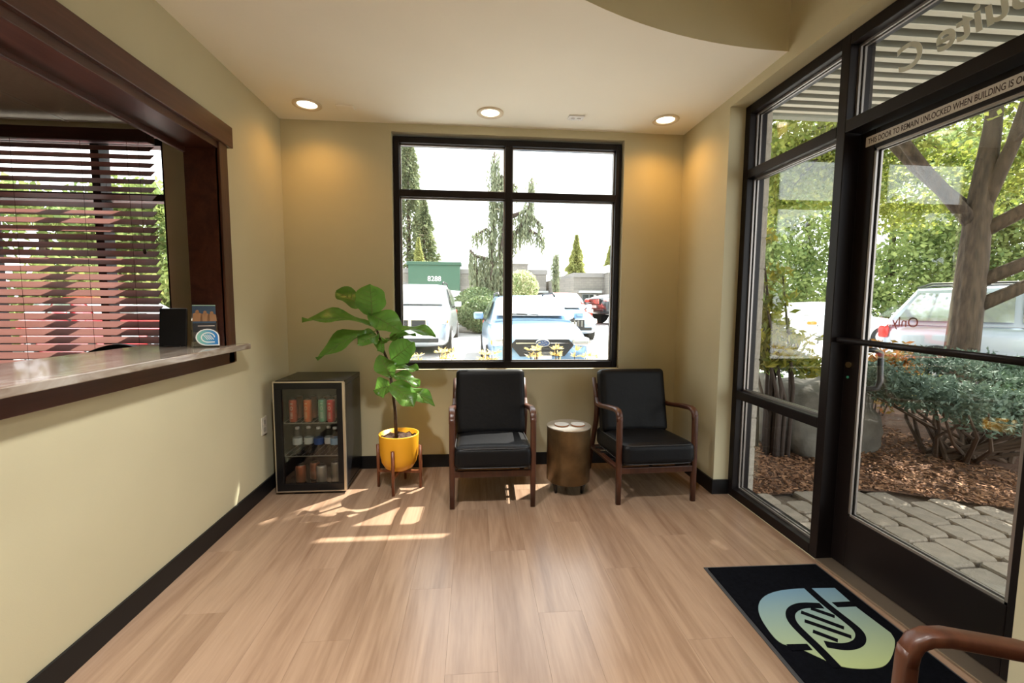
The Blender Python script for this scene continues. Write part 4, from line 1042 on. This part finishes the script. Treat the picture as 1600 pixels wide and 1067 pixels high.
# blue-green spreading juniper
JUN = leafmat("juniper_needles", (0.05, 0.085, 0.06), (0.15, 0.21, 0.15), 0.2, 0.7, 3)
t = thing("juniper_shrub", "blue-green spreading juniper with bare dark twigs below", "shrub", (3.98, 3.08, 0.0))
sets = []
for k in range(190):
    x, y = r_.uniform(-1.0, 2.1), r_.uniform(-0.55, 0.9)
    y -= 0.32 * x if x > 0 else 0.1 * x
    z = 0.66 + 0.10 * math.sin(4 * x) + r_.uniform(-0.10, 0.10) - (0.45 * max(0, x - 0.1) * r_.random() if y < 0.2 else 0)
    sets.append(blob((x, y, max(0.12, z)), (0.20, 0.17, 0.08), 210, 0.024, 2.6, 0.0))
leaves("foliage", *cat_(*sets), JUN, t)
mb = MB()
for k in range(46):
    x, y = r_.uniform(-0.9, 1.3), r_.uniform(-0.6, 0.5)
    b_ = Vector((r_.uniform(-0.25, 0.35), r_.uniform(0.0, 0.3), 0.02))
    mb.tube([b_, (b_ + Vector((x, y, 0.55))) / 2 + Vector((r_.uniform(-.15, .15), r_.uniform(-.1, .1), r_.uniform(-.05, .1))), Vector((x, y, 0.58))], [0.020, 0.013, 0.005], 6)
o = mb.build("twigs", mat("twig_bark", (0.09, 0.058, 0.038), 0.95), t); o["kind"] = "stuff"
tag(MB().box(-0.055, 0.055, -0.03, 0.03, 0, 0.003).build("fallen_leaf", leafmat("yellow_leaf", (0.75, 0.42, 0.03), (0.80, 0.50, 0.05), 0.4), loc=(4.72, 3.12, 0.62), rot=(0.7, 0.3, 0.4)), "single yellow leaf caught on top of the juniper", "leaf")
# low red and yellow shrubs behind
def low_shrub(name, lab, loc, r, cols, n, size, elong=2.4):
    t = thing(name, lab, "shrub", loc)
    s = [blob((r_.uniform(-1, 1) * r[0] * .7, r_.uniform(-1, 1) * r[1] * .7, r_.uniform(0.35, 1) * r[2]), (r[0] * .4, r[1] * .4, r[2] * .35), n // 14, size, elong, 0.0) for _ in range(14)]
    leaves("foliage", *cat_(*s), leafmat(name + "_leaf", *cols, 0.5, 0.6, 4), t)
    mb = MB()
    for k in range(9):
        a = r_.uniform(0, 6.28); mb.tube([(0.05 * math.cos(a), 0.05 * math.sin(a), 0), (r[0] * .6 * math.cos(a), r[1] * .6 * math.sin(a), r[2] * .9)], [0.010, 0.003], 5)
    o = mb.build("stems", DBARK, t); o["kind"] = "stuff"
low_shrub("red_tinged_shrub", "low shrub with rusty red leaf tips behind the juniper", (4.35, 4.40, 0.02), (0.42, 0.38, 0.72), ((0.16, 0.20, 0.05), (0.62, 0.22, 0.06)), 1300, 0.045)
low_shrub("yellow_fern", "feathery yellow-green fern clump to the side of the trunk", (6.35, 3.75, 0.0), (0.9, 0.7, 0.75), ((0.34, 0.40, 0.06), (0.66, 0.60, 0.16)), 2600, 0.055, 4)
low_shrub("grass_clump", "yellow grass clump between red shrub and maple trunk", (5.25, 5.0, 0.0), (0.45, 0.4, 0.55), ((0.40, 0.38, 0.08), (0.72, 0.60, 0.20)), 900, 0.06, 5)
# golden-leaved shrubs under the big window
GOLD = leafmat("golden_leaf", (0.60, 0.42, 0.10), (0.85, 0.72, 0.42), 0.5, 0.45, 6)
for k, (px, py, y, lab) in enumerate(((640, 552, 4.05, "golden-leaved sprig under the window, in front of the silver vehicle"), (696, 545, 4.05, "golden-leaved sprig under the window between the two nearest cars"), (770, 548, 4.0, "golden-leaved clump under the window beside the mullion"),
                        (842, 541, 4.05, "tall golden-leaved sprig in front of the blue car grille"), (882, 541, 4.0, "golden-leaved sprig before the blue car's far headlight"), (918, 552, 4.05, "golden-leaved sprig at the far end of the window"))):
    p = at_y(px, py, y)
    t = thing("golden_shrub", lab, "shrub", (p.x, p.y, -0.15), group="golden shrubs under the window")
    h = p.z + 0.15; sets = []
    for j in range(5):
        dx, dy = r_.uniform(-.09, .09), r_.uniform(-.08, .08)
        MB().tube([(dx * .3, dy * .3, 0), (dx * .6, dy * .6, h * .6), (dx, dy, h - r_.uniform(0.02, 0.10))], [0.008, 0.006, 0.003], 6).build("cane", DBARK, t, smooth=True)
        for z0 in (0.03, 0.09, 0.17): 
            n = 9; d = rand_dirs(n); d[:, 2] = np.abs(d[:, 2]) * 0.5 + 0.05; d /= np.linalg.norm(d, axis=1, keepdims=True)
            U = d * rng.uniform(0.022, 0.036, (n, 1)); Pn = np.array((dx, dy, h - z0)) + U * 1.1
            sets.append((Pn, U, perp(U, np.full(n, 0.008))))
    leaves("foliage", *cat_(*sets), GOLD, t)
# clipped round shrubs in the lot island
SHR = leafmat("clipped_leaf", (0.07, 0.13, 0.05), (0.24, 0.30, 0.14), 0.25, 0.6, 3)
def round_shrub(lab, px, py, Y, rx, rz, col=SHR, n=5200, size=0.055):
    p = at_y(px, py, Y); g = gz(Y)
    t = thing("round_shrub", lab, "shrub", (p.x, Y, g), group="shrubs in the parking lot island")
    cz_ = max(p.z - g, rz * 0.8)
    MB().lathe([(0.01, -rz * .9), (rx * .6, -rz * .7), (rx * .86, -rz * .1), (rx * .75, rz * .5), (rx * .35, rz * .82), (0, rz * .88)], (0, 0, cz_), 20).build("inner_growth", col, t, smooth=True)
    leaves("foliage", *blob((0, 0, cz_), (rx, rx, rz), n, size, 1.6, 0.82), col, t)
    MB().cyl((0, 0, 0), (0, 0, cz_), 0.06, n=8).build("stem", DBARK, t)
round_shrub("clipped round evergreen shrub beside the blue car's mirror", 752, 492, 15.5, 0.72, 0.66)
round_shrub("taller round evergreen shrub just behind the clipped one", 746, 482, 17.5, 1.0, 0.85)
round_shrub("pale flowering round shrub left of the narrow conifer", 815, 450, 26, 1.0, 1.05, leafmat("pale_bloom_leaf", (0.30, 0.42, 0.16), (0.75, 0.72, 0.50), 0.4, 0.7, 2), 4200, 0.09)
p = at_y(752, 524, 16)
tag(MB().tube([(p.x + 1.5 * math.cos(q), 16.8 + 1.4 * math.sin(q), gz(16.2) + 0.05) for q in [2 * math.pi * k / 28 for k in range(29)]], 0.12, 6).build("kerb", CONC, smooth=True), "round concrete kerb of the lot island", "kerb", kind="structure")
tag(MB().box(-0.9, 0.9, -0.09, 0.09, 0, 0.13).build("wheel_stop", CONC, bevel=0.025, loc=(7.35, 7.1, -0.15), rot=(0, 0, math.radians(4))), "concrete wheel stop at the edge of the lot", "wheel stop")

# conifers
CON = leafmat("conifer_green", (0.10, 0.14, 0.07), (0.30, 0.33, 0.17), 0.3, 0.8, 0.6)
CON2 = leafmat("golden_conifer", (0.26, 0.30, 0.09), (0.50, 0.50, 0.20), 0.35, 0.8, 0.6)
def conifer(lab, px, ptop, Y, width, col, n=7000, size=0.22, power=1.0, droop=0.35):
    base = at_y(px, 480, Y); top = at_y(px, ptop, Y); g = gz(Y); h = top.z - g
    t = thing("conifer_tree", lab, "tree", (base.x, Y, g), group="conifers beyond the parking lot")
    MB().tube([(0, 0, 0), (0, 0, h * 0.97)], [h * 0.018, 0.03], 8).build("trunk", DBARK, t, smooth=True)
    f = rng.uniform(0.02, 1, n) ** 0.75; th = rng.uniform(0, 6.283, n)
    lobes = 1 + 0.28 * np.sin(f * 43 + np.sin(th * 3) * 2.0) + 0.2 * np.sin(th * 5 + f * 19)
    R_ = width / 2 * (1 - f) ** power * lobes * np.sqrt(rng.uniform(0.25, 1, n))
    z = f * h - R_ * droop
    C = np.stack([R_ * np.cos(th), R_ * np.sin(th), np.maximum(z, 0.1)], 1)
    U = np.stack([np.cos(th), np.sin(th), -0.4 + 0.5 * rng.normal(size=n)], 1); U /= np.linalg.norm(U, axis=1, keepdims=True)
    s = size * rng.uniform(0.6, 1.3, n)
    leaves("foliage", C, U * s[:, None], perp(U, s / 2.2), col, t)
conifer("tallest dark fir, at the potted fig's end of the window", 640, 175, 62, 8.5, CON, 12000, 0.28)
conifer("second dark fir rising beside the green building block", 664, 300, 60, 6.5, CON, 8000, 0.26)
conifer("golden conifer right above the green building block", 655, 372, 57, 3.6, CON2, 4500, 0.2)
conifer("pointed yellow-green conifer behind the grey building", 899, 368, 52, 4.4, CON2, 8000, 0.22)
conifer("part-hidden conifer at the far end of the big window", 952, 385, 52, 4.6, CON2, 6000, 0.22)
# weeping conifers
WEEP = leafmat("weeping_green", (0.14, 0.17, 0.11), (0.30, 0.33, 0.20), 0.3, 0.8, 1.0)
def weeping(lab, Y, axes, droops, size, nper):
    """axes: list of pixel polylines of leaders and boughs, each hung with curtains of drooping shoots"""
    b0 = at_y(*axes[0][0], Y); g = gz(Y)
    t = thing("weeping_conifer", lab, "tree", (b0.x, Y, g), group="weeping conifers in the lot")
    Cs, Us, Vs = [], [], []
    for ax, dr in zip(axes, droops):
        P = [at_y(px, py, Y + r_.uniform(-.2, .2)) - Vector((b0.x, Y, g)) for px, py in ax]
        if ax is axes[0]: P[0].z = 0.0
        MB().tube(P, [0.09 * (1 - 0.8 * i / (len(P) - 1)) + 0.012 for i in range(len(P))], 7).build("bough", DBARK, t, smooth=True)
        for i in range(len(P) - 1):
            seg = (P[i + 1] - P[i]).length; m = max(2, int(nper * seg))
            for _ in range(m):
                f = r_.random(); q = P[i].lerp(P[i + 1], f)
                Ld = r_.uniform(0.2, 1.0) * dr
                k = max(3, int(Ld / 0.09)); zz = np.linspace(0, Ld, k)
                w = r_.gauss(0, 0.06 + 0.035 * dr); w2 = r_.gauss(0, 0.12)
                Cs.append(np.stack([q.x + w + 0.02 * rng.normal(size=k), q.y + w2 + 0.02 * rng.normal(size=k), np.maximum(0.05, q.z - zz)], 1))
                U = np.stack([0.35 * rng.normal(size=k), 0.35 * rng.normal(size=k), -np.ones(k)], 1) * size; Us.append(U); Vs.append(perp(U, np.full(k, size * 0.38)))
    leaves("foliage", np.concatenate(Cs), np.concatenate(Us), np.concatenate(Vs), WEEP, t)
weeping("tall weeping conifer with long trailing boughs in the lot", 19,
        [[(768, 500), (768, 430), (770, 350), (771, 290), (773, 238)], [(770, 370), (760, 358), (748, 365), (738, 372)], [(772, 410), (752, 402), (742, 400), (734, 390)], [(785, 470), (783, 400), (788, 330), (787, 280), (775, 300)],
         [(792, 380), (808, 362), (822, 342), (829, 315), (831, 278)], [(800, 338), (815, 332), (824, 330)], [(826, 335), (838, 345), (848, 358)], [(815, 362), (828, 360), (842, 368), (848, 378)], [(770, 300), (784, 275), (795, 285), (806, 292)], [(760, 440), (745, 425), (742, 412)]],
        [1.1, 0.6, 2.1, 1.3, 1.0, 0.8, 0.4, 0.6, 0.8, 1.4], 0.10, 44)
weeping("narrow weeping conifer between the two grey buildings", 30, [[(868, 470), (869, 440), (869, 418), (869, 398)]], [1.5], 0.11, 90)
# background trees beyond the entrance side
BG = leafmat("background_leaf", (0.10, 0.17, 0.05), (0.34, 0.40, 0.13), 0.4, 0.8, 0.5)
def bg_tree(lab, x, y, h, r, n, col=BG, size=0.115):
    g = gz(y); t = thing("leafy_tree", lab, "tree", (x, y, g), group="trees across the lot")
    MB().tube([(0, 0, 0), (0.1, 0, h * .4), (0, 0.1, h * .8)], [0.22, 0.16, 0.05], 9).build("trunk", BARK, t, smooth=True)
    s = [blob((r_.uniform(-.7, .7) * r, r_.uniform(-.7, .7) * r, h * .50 + r_.uniform(-.42, .45) * h), (r * .45, r * .45, h * .15), n // 22, size, 1.5, 0.2) for _ in range(22)]
    leaves("crown", *cat_(*s), col, t)
for lab, x, y, h in (("green leafy tree across the lot, nearest the sidelight", 14.2, 21.5, 9.0), ("green leafy tree across the lot behind the white off-roader", 17.6, 22.5, 9.5),
                     ("green leafy tree across the lot over the white sedan", 20.5, 20.5, 8.5), ("green leafy tree across the lot behind the maple crown", 22.5, 18.8, 9.0),
                     ("green leafy tree across the lot behind the maple trunk", 24.5, 19.5, 9.5), ("green leafy tree across the lot behind the silver minivan", 25.5, 16.5, 9.0)):
    bg_tree(lab, x, y, h, 3.3, 13000)

for lab, x, y, h in (("leafy tree outside the blind, nearest the window edge", -9.4, 15.0, 4.6), ("leafy tree outside the blind, further along", -11.5, 13.0, 4.4), ("leafy tree outside the blind, behind the other two", -12.5, 17.5, 5.0)):
    bg_tree(lab, x, y, h, 2.6, 9000)

# ------------------------------------------------------------------ buildings across the lot
CMU = bpy.data.materials.new("grey_block_masonry"); CMU.use_nodes = True
_n, _l = CMU.node_tree.nodes, CMU.node_tree.links; _p = _n["Principled BSDF"]
_tc = _n.new("ShaderNodeTexCoord"); _mp = _n.new("ShaderNodeMapping"); _mp.inputs["Rotation"].default_value = (math.pi / 2, 0, 0)
_bt = _n.new("ShaderNodeTexBrick"); _bt.inputs["Color1"].default_value = (0.25, 0.235, 0.21, 1); _bt.inputs["Color2"].default_value = (0.22, 0.205, 0.185, 1); _bt.inputs["Mortar"].default_value = (0.17, 0.16, 0.15, 1)
_bt.inputs["Scale"].default_value = 1.0; _bt.inputs["Brick Width"].default_value = 0.4; _bt.inputs["Row Height"].default_value = 0.2; _bt.inputs["Mortar Size"].default_value = 0.012
_l.new(_tc.outputs["Object"], _mp.inputs[0]); _l.new(_mp.outputs[0], _bt.inputs["Vector"]); _l.new(_bt.outputs["Color"], _p.inputs["Base Color"]); _p.inputs["Roughness"].default_value = 0.95
CAP = mat("parapet_cap", (0.24, 0.23, 0.22), 0.7); BANDM = mat("dark_block_band", (0.27, 0.25, 0.23), 0.95, noise=0.2, nscale=4)
GREEN = mat("green_stucco", (0.055, 0.118, 0.08), 0.85, noise=0.04, nscale=2)
DKG = mat("dark_window_glass", (0.03, 0.04, 0.045), 0.06, spec=0.8); BLG = mat("blue_window_glass", (0.10, 0.16, 0.22), 0.08, spec=0.9)
AWN = mat("awning_metal", (0.42, 0.45, 0.45), 0.5)
Yb = 42.0; G = gz(Yb)
b = thing("commercial_building", "long grey block building with the green 8288 entrance block", "building", (0, Yb, G))
def bx(px, Y=Yb): return at_y(px, 470, Y).x
def bz(py, px=780, Y=Yb): return at_y(px, py, Y).z - G
xa, xb_ = bx(540), bx(853); zt = bz(428)
MB().box(xa, xb_, 0, 10, 0, zt).build("wall", CMU, b)
MB().box(xa - .1, xb_ + .1, -0.08, 10.1, zt, zt + 0.42).build("parapet_cap", CAP, b)
MB().box(xa, xb_, -0.04, 0, bz(453), bz(447)).build("band", BANDM, b)
g0, g1 = bx(641), bx(719); gt = bz(417)
gb = MB().box(g0, g1, -1.0, 0.5, 0, gt).build("green_block", GREEN, b)
MB().box(g0 - .15, g1 + .15, -1.15, 0.6, gt, gt + 0.30).build("cornice", mat("green_cornice", (0.045, 0.10, 0.066), 0.8), gb, bevel=0.05)
text("number", "8288", 0.62, mat("sign_white", (0.85, 0.85, 0.82), 0.5), gb, (bx(679, Yb - 1), -1.01, at_y(679, 439, Yb - 1).z - G), (1, 0, 0), (0, 0, 1), 0.03, align='CENTER')
w = MB().box(bx(672), bx(698), -1.03, -0.98, 0, bz(455)).build("window", mat("window_metal", (0.2, 0.22, 0.23), 0.5), b)
for k in range(2):
    for j in range(2): MB().box(bx(673.5 + 12 * k), bx(684 + 12 * k), -1.05, -1.03, 0.1 + j * 1.0, 0.95 + j * 0.85).build("pane", BLG, w)
def shopfront(parent, x0, x1, z1, y, panes=2):
    w = MB().box(x0, x1, y - 0.05, y + 0.02, 0, z1).build("window", mat("window_metal", (0.2, 0.22, 0.23), 0.5), parent)
    for k in range(panes):
        d = (x1 - x0) / panes; MB().box(x0 + k * d + .06, x0 + (k + 1) * d - .06, y - 0.07, y - 0.05, 0.15, z1 - 0.1).build("pane", DKG, w)
    MB().box(x0 - .3, x1 + .3, y - 0.7, y, z1 + 0.05, z1 + 0.25).build("awning", AWN, parent)
shopfront(b, bx(833), bx(850), bz(458), 0.0)
shopfront(b, bx(804), bx(820), bz(461), 0.0, 4)
MB().box(bx(795), bx(823), -0.6, 1.5, zt, zt + 0.9).build("raised_parapet", CMU, b); MB().box(bx(793), bx(826), -0.8, 1.7, zt + 0.9, zt + 1.15).build("raised_cap", mat("pale_cap", (0.6, 0.6, 0.56), 0.6), b)
Y2 = 36.0; G2 = gz(Y2)
b2 = thing("corner_building", "grey block building at the far end of the lot with an awning door", "building", (0, Y2, G2))
def bx2(px): return at_y(px, 470, Y2).x
z2 = at_y(900, 433, Y2).z - G2
MB().box(bx2(896), bx2(990), 0, 9, 0, z2).build("wall", CMU, b2)
MB().add([(bx2(877), 6, 0), (bx2(896), 0, 0), (bx2(896), 0, z2), (bx2(877), 6, z2), (bx2(877), 9, 0), (bx2(896), 9, 0), (bx2(896), 9, z2), (bx2(877), 9, z2)], [(0, 1, 2, 3), (4, 7, 6, 5), (0, 3, 7, 4), (3, 2, 6, 7), (1, 5, 6, 2), (0, 4, 5, 1)]).build("side_wall", CMU, b2)
MB().box(bx2(895), bx2(990), -0.1, 9.1, z2, z2 + 0.35).build("parapet_cap", CAP, b2)
MB().box(bx2(896), bx2(990), -0.03, 0, at_y(900, 458, Y2).z - G2, at_y(900, 453, Y2).z - G2).build("band", BANDM, b2)
shopfront(b2, bx2(909), bx2(931), at_y(920, 459, Y2).z - G2, 0.0)
MB().box(bx2(927), bx2(931), -0.12, -0.08, 0.9, 1.5).build("door_notice", WHITE, b2)
MB().box(bx2(943), bx2(990), -1.2, 0.5, 0, z2 + 0.3).build("corner_block", CMU, b2)
MB().box(bx2(941), bx2(990), -1.4, 0.7, z2 + 0.3, z2 + 0.9).build("corner_cap", mat("pale_cap", (0.6, 0.6, 0.56), 0.6), b2)
# ------------------------------------------------------------------ cars
TYRE = mat("tyre_rubber", (0.02, 0.02, 0.02), 0.8); RIM = mat("wheel_alloy", (0.55, 0.56, 0.58), 0.3, metal=0.8)
CARGLASS = mat("car_glass", (0.55, 0.60, 0.63), 0.06, metal=0.75); CHROME = mat("chrome", (0.75, 0.76, 0.78), 0.12, metal=1.0)
LAMP = mat("headlamp_lens", (0.62, 0.64, 0.64), 0.1, metal=0.4); TAIL = mat("tail_lamp", (0.55, 0.03, 0.02), 0.2); TRIMB = mat("black_trim", (0.02, 0.021, 0.023), 0.5); AMB = mat("amber_lens", (0.8, 0.28, 0.04), 0.25)
def paint(name, col, metal=0.55): return mat("paint_" + name, col, 0.28, metal=metal, coat=0.7)
def car(name, lab, loc, rz, P, L=4.45, W=1.8, Ht=1.6, hf=0.93, hc=1.10, hb=1.02, y1=1.12, y2=1.95, y3=3.6, y4=4.35, bed=None, rails=False, grille="wide", wheel=0.335, group="parked cars", zlift=0.0):
    t = thing(name, lab, "car" if bed is None else "pickup truck", loc, rz, group)
    w = W / 2; lift = zlift
    st = [(0.0, .78, .34, hf - .34), (0.07, .88, .26, hf - .16), (0.22, .95, .22, hf - .05), (0.55, .985, .20, hf + .02), (y1, 1.0, .20, hc - .02), (y1 + .6, 1.0, .20, hb), (L * .6, 1.0, .20, hb + .01), (L - .55, .99, .22, hb + .01), (L - .15, .95, .26, hb - .03), (L, .86, .38, hb - .18)]
    secs = []
    for y, wf, zb, zt in st:
        a = w * wf; zb += lift; zm = zb + (zt - zb) * .55; cr = 0.035
        h = [(-.86 * a, zb), (-a, zb + .10), (-a, zm), (-.975 * a, zt - .09), (-.90 * a, zt - .015), (-.62 * a, zt + cr * .6), (-.25 * a, zt + cr)]
        secs.append([(x, y, z) for x, z in h] + [(-x, y, z) for x, z in reversed(h)])
    body = MB().loft(secs).build("body", P, t, smooth=True)
    m = body.modifiers.new("round", 'SUBSURF'); m.levels = m.render_levels = 1
    # cabin
    def csec(y, zt, wt, zb=None):
        zb = hb - .04 if zb is None else zb
        h = [(-.93 * w, zb), (-(wt + .05) * w, zt - .10), (-wt * w, zt - .02), (-.35 * w, zt + .012)]
        return [(x, y, z) for x, z in h] + [(-x, y, z) for x, z in reversed(h)]
    cs = [csec(y1 - .02, hc, .80, hc - .10), csec(y1 + (y2 - y1) * .5, hc + (Ht - hc) * .58, .76), csec(y2, Ht - .035, .70), csec((y2 + y3) / 2, Ht, .70), csec(y3, Ht - .045, .68), csec(y4, hb + .06, .78)]
    MB().loft(cs).build("cabin", P, t, smooth=False, bevel=0.02)
    # glass
    A = [Vector((-.78 * w, y1 + .03, hc + .035)), Vector((-.66 * w, y2 - .05, Ht - .075))]
    MB().grid(lambda u, v: (A[0].lerp(A[1], v).x * (1 - 2 * u), A[0].lerp(A[1], v).y - .055 * (1 - (2 * u - 1) ** 2) - .03, A[0].lerp(A[1], v).z + .030 + .02 * math.sin(math.pi * v)), 8, 4).build("windshield", CARGLASS, t, smooth=True)
    for sx in (-1, 1):
        spans = [(y1 + .55, y2 + .10, (y2 + y3) / 2 - .05, (y2 + y3) / 2 - .05), ((y2 + y3) / 2 + .05, (y2 + y3) / 2 + .05, y3 + .25, y3 - .05)]
        for a0, a1, b1, b0 in spans:
            q = [(a0, 0), (b1, 0), (b0, 1), (a1, 1)]
            pts = [(sx * (w * (.955 - .185 * v) + .012), y, hb + .05 + (Ht - .13 - hb - .05) * v) for y, v in q]
            MB().add(pts + [(p[0] - sx * .008, p[1], p[2]) for p in pts], [(0, 1, 2, 3), (7, 6, 5, 4)]).build("side_window", CARGLASS, t)
        for yw in (0.82, L - 0.85):
            wl = MB().cyl((sx * (w - .21), yw, wheel), (sx * (w + .012), yw, wheel), wheel, n=24).build("wheel", TYRE, t, smooth=False, bevel=0.02)
            rm = MB(); rm.cyl((sx * (w + .005), yw, wheel), (sx * (w + .022), yw, wheel), wheel * .66, n=20)
            rm.build("rim", RIM, wl)
        MB().pillow(sx * .57 * w, sx * .93 * w, .05, .42, hf - .25, hf - .10, n=6).build("headlight", LAMP, t, smooth=True) if sx > 0 else MB().pillow(-.93 * w, -.57 * w, .05, .42, hf - .25, hf - .10, n=6).build("headlight", LAMP, t, smooth=True)
        MB().pillow(min(sx * .82 * w, sx * .95 * w), max(sx * .82 * w, sx * .95 * w), .10, .30, hf - .23, hf - .15, n=4).build("turn_signal", AMB, t, smooth=True)
        x0_, x1_ = sorted((sx * (w + .03), sx * (w + .22)))
        mr = MB().pillow(x0_, x1_, y1 + .42, y1 + .58, hb + .06, hb + .20, n=6).build("mirror", P, t, smooth=True)
        MB().tube([(sx * (w - .03), y1 + .5, hb + .03), (sx * (w + .06), y1 + .5, hb + .09)], 0.025, 6).build("mirror_arm", TRIMB, mr)
        x0_, x1_ = sorted((sx * .74 * w, sx * .93 * w))
        MB().pillow(x0_, x1_, L - .14, L + .02, hb - .30, hb - .06, n=4).build("tail_light", TAIL, t, smooth=True)
        if rails: MB().tube([(sx * .66 * w, y2 + .05, Ht - .02), (sx * .66 * w, y2 + .22, Ht + .055), (sx * .66 * w, y3 - .2, Ht + .05), (sx * .66 * w, y3, Ht - .03)], 0.022, 6).build("roof_rail", TRIMB, t, smooth=True)
        s0 = Vector((sx * .12 * w, y1 - .03, hc + .075)); s1 = Vector((sx * .12 * w - .42, y1 + .02, hc + .10))
        MB().tube([s0, s1], [0.014, 0.009], 6).build("wiper", TRIMB, t)
    zc = hf - .25
    if grille == "hex":
        P6 = [(-.50 * w, zc + .13), (.50 * w, zc + .13), (.60 * w, zc + .03), (.42 * w, zc - .16), (-.42 * w, zc - .16), (-.60 * w, zc + .03)]
        M = Matrix(((1, 0, 0, 0), (0, 0, -1, 0.02), (0, 1, 0, 0), (0, 0, 0, 1)))
        gr = MB().prism(P6, 0, 0.05, M).build("grille", TRIMB, t, bevel=0.01)
        mb = MB()
        for k in range(4): mb.box(-.36 * w, .36 * w, -.036, -.030, zc - .13 + k * .045, zc - .115 + k * .045)
        mb.build("grille_mesh", mat("grille_bar", (0.06, 0.065, 0.07), 0.4), gr)
        MB().box(-.50 * w, -.13, -.042, -.030, zc + .055, zc + .075).box(.13, .50 * w, -.042, -.030, zc + .055, zc + .075).build("chrome_wing", CHROME, gr)
        el = [(0.115 * math.cos(q), zc + .065 + .058 * math.sin(q)) for q in [2 * math.pi * k / 24 for k in range(24)]]
        em = MB().prism(el, 0.05, 0.062, M).build("emblem", mat("emblem_blue", (0.06, 0.10, 0.22), 0.3), gr)
        MB().tube([(x, -.044, z) for x, z in el] + [(el[0][0], -.044, el[0][1])], 0.010, 6).build("emblem_ring", CHROME, em, smooth=True) if False else None
        mb = MB(); mb.tube([(x, -.044, z) for x, z in el + el[:1]], 0.010, 6, cap=False)
        for sx_, sz_, r in ((-.055, .012, .020), (.0, .022, .010), (.035, .026, .010), (.06, .0, .010), (.02, -.02, .010), (-.015, -.018, .010)):
            mb.box(sx_ - r, sx_ + r, -.048, -.040, zc + .065 + sz_ - r * .5, zc + .065 + sz_ + r * .5)
        mb.build("emblem_stars", CHROME, gr)
    else:
        gr = MB().box(-.46 * w, .46 * w, -.025, .05, zc - .12, zc + .13).build("grille", CHROME if grille == "split" else TRIMB, t, bevel=0.02)
        if grille == "split":
            for x0_, x1_ in ((-.40 * w, -.04 * w), (.04 * w, .40 * w)): MB().box(x0_, x1_, -.032, -.024, zc - .09, zc + .10).build("grille_slots", TRIMB, gr)
        else:
            for k in range(7): MB().box(-.42 * w + k * .126 * w, -.37 * w + k * .126 * w, -.032, -.024, zc - .09, zc + .10).build("grille_bar", CHROME, gr)
    MB().box(-.72 * w, .72 * w, -.012, .08, .36 + lift, .46 + lift).build("bumper_intake", TRIMB, t, bevel=0.02)
    MB().box(-.16, .16, -.03, 0.0, .50 + lift, .62 + lift).build("number_plate", WHITE, t)
    if bed is not None:
        MB().box(-.80 * w, .80 * w, bed, L - .10, hb - .02, hb + .025).build("bed_floor", TRIMB, t)
        for sx in (-1, 1):
            x0_, x1_ = sorted((sx * .80 * w, sx * .95 * w)); MB().box(x0_, x1_, bed, L - .08, hb - .02, hb + .10).build("bed_side", P, t, bevel=0.01)
    return t
def gp(px, Y): p = at_y(px, 480, Y); return (p.x, Y, gz(Y))
car("crossover_car", "blue crossover with oval grille emblem facing the window", gp(848, 7.35), math.radians(1), paint("blue", (0.24, 0.40, 0.62)), W=1.80, Ht=1.60, hf=0.95, hc=1.13, hb=1.05, rails=True, grille="hex")
car("sport_utility_vehicle", "silver-grey sport utility vehicle with split grille facing the window", gp(640, 10.8), math.radians(-1), paint("silver", (0.62, 0.66, 0.70)), L=4.7, W=1.88, Ht=1.86, hf=1.05, hc=1.22, hb=1.16, grille="split", rails=True, wheel=0.37)
car("sedan_car", "pale car parked behind the blue crossover", gp(893, 13.2), math.radians(2), paint("pale_blue", (0.50, 0.60, 0.72)), L=4.0, y3=3.2, y4=3.9, Ht=1.48, hf=0.82, hc=0.98, hb=0.95)
car("red_car", "small red car in the row behind, mostly hidden", gp(899, 17.5), math.radians(2), paint("red", (0.62, 0.05, 0.03), 0.2), L=4.1, y3=3.3, y4=4.0, W=1.66, Ht=1.42, hf=0.80, hc=0.95, hb=0.92)
car("white_hatchback", "white car glimpsed between the silver vehicle and the shrubs", gp(700, 20.5), math.radians(3), paint("white", (0.78, 0.79, 0.80), 0.1), Ht=1.5)
car("pickup_truck", "black pickup truck at the far end of the lot", (gp(929, 18.8)[0], 18.8, gz(18.8)), math.radians(-74), paint("black", (0.05, 0.055, 0.06)), L=5.6, W=1.95, Ht=1.92, hf=1.22, hc=1.36, hb=1.28, y1=1.35, y2=2.0, y3=3.4, y4=3.65, bed=3.75, wheel=0.43, zlift=0.2)
car("off_roader", "white boxy off-roader seen through the sidelight", (8.95, 11.0, -0.05), math.radians(62), paint("offroad_white", (0.80, 0.81, 0.80), 0.1), L=4.4, W=1.85, Ht=1.80, hf=1.08, hc=1.22, hb=1.14, y1=1.25, y2=1.65, y3=3.95, y4=4.3, wheel=0.38)
car("minivan", "silver-blue minivan parked beyond the maple trunk", (11.95, 5.05, -0.15), math.radians(40.5), paint("minivan_silver", (0.42, 0.48, 0.56)), L=4.9, W=1.95, Ht=1.80, hf=1.0, hc=1.15, hb=1.10, y1=0.95, y2=1.75, y3=4.4, y4=4.8, rails=True, wheel=0.35)
car("red_hatchback", "red car glimpsed low through the office blind", (-5.75, 9.0, -0.15), math.radians(60), paint("hatch_red", (0.62, 0.04, 0.05), 0.2), L=4.2, Ht=1.5)
car("white_sedan", "white sedan across the lot behind the door lettering", (14.3, 13.2, -0.05), math.radians(48), paint("sedan_white", (0.80, 0.80, 0.79), 0.1), Ht=1.45, hf=0.82, hc=0.98, hb=0.95)
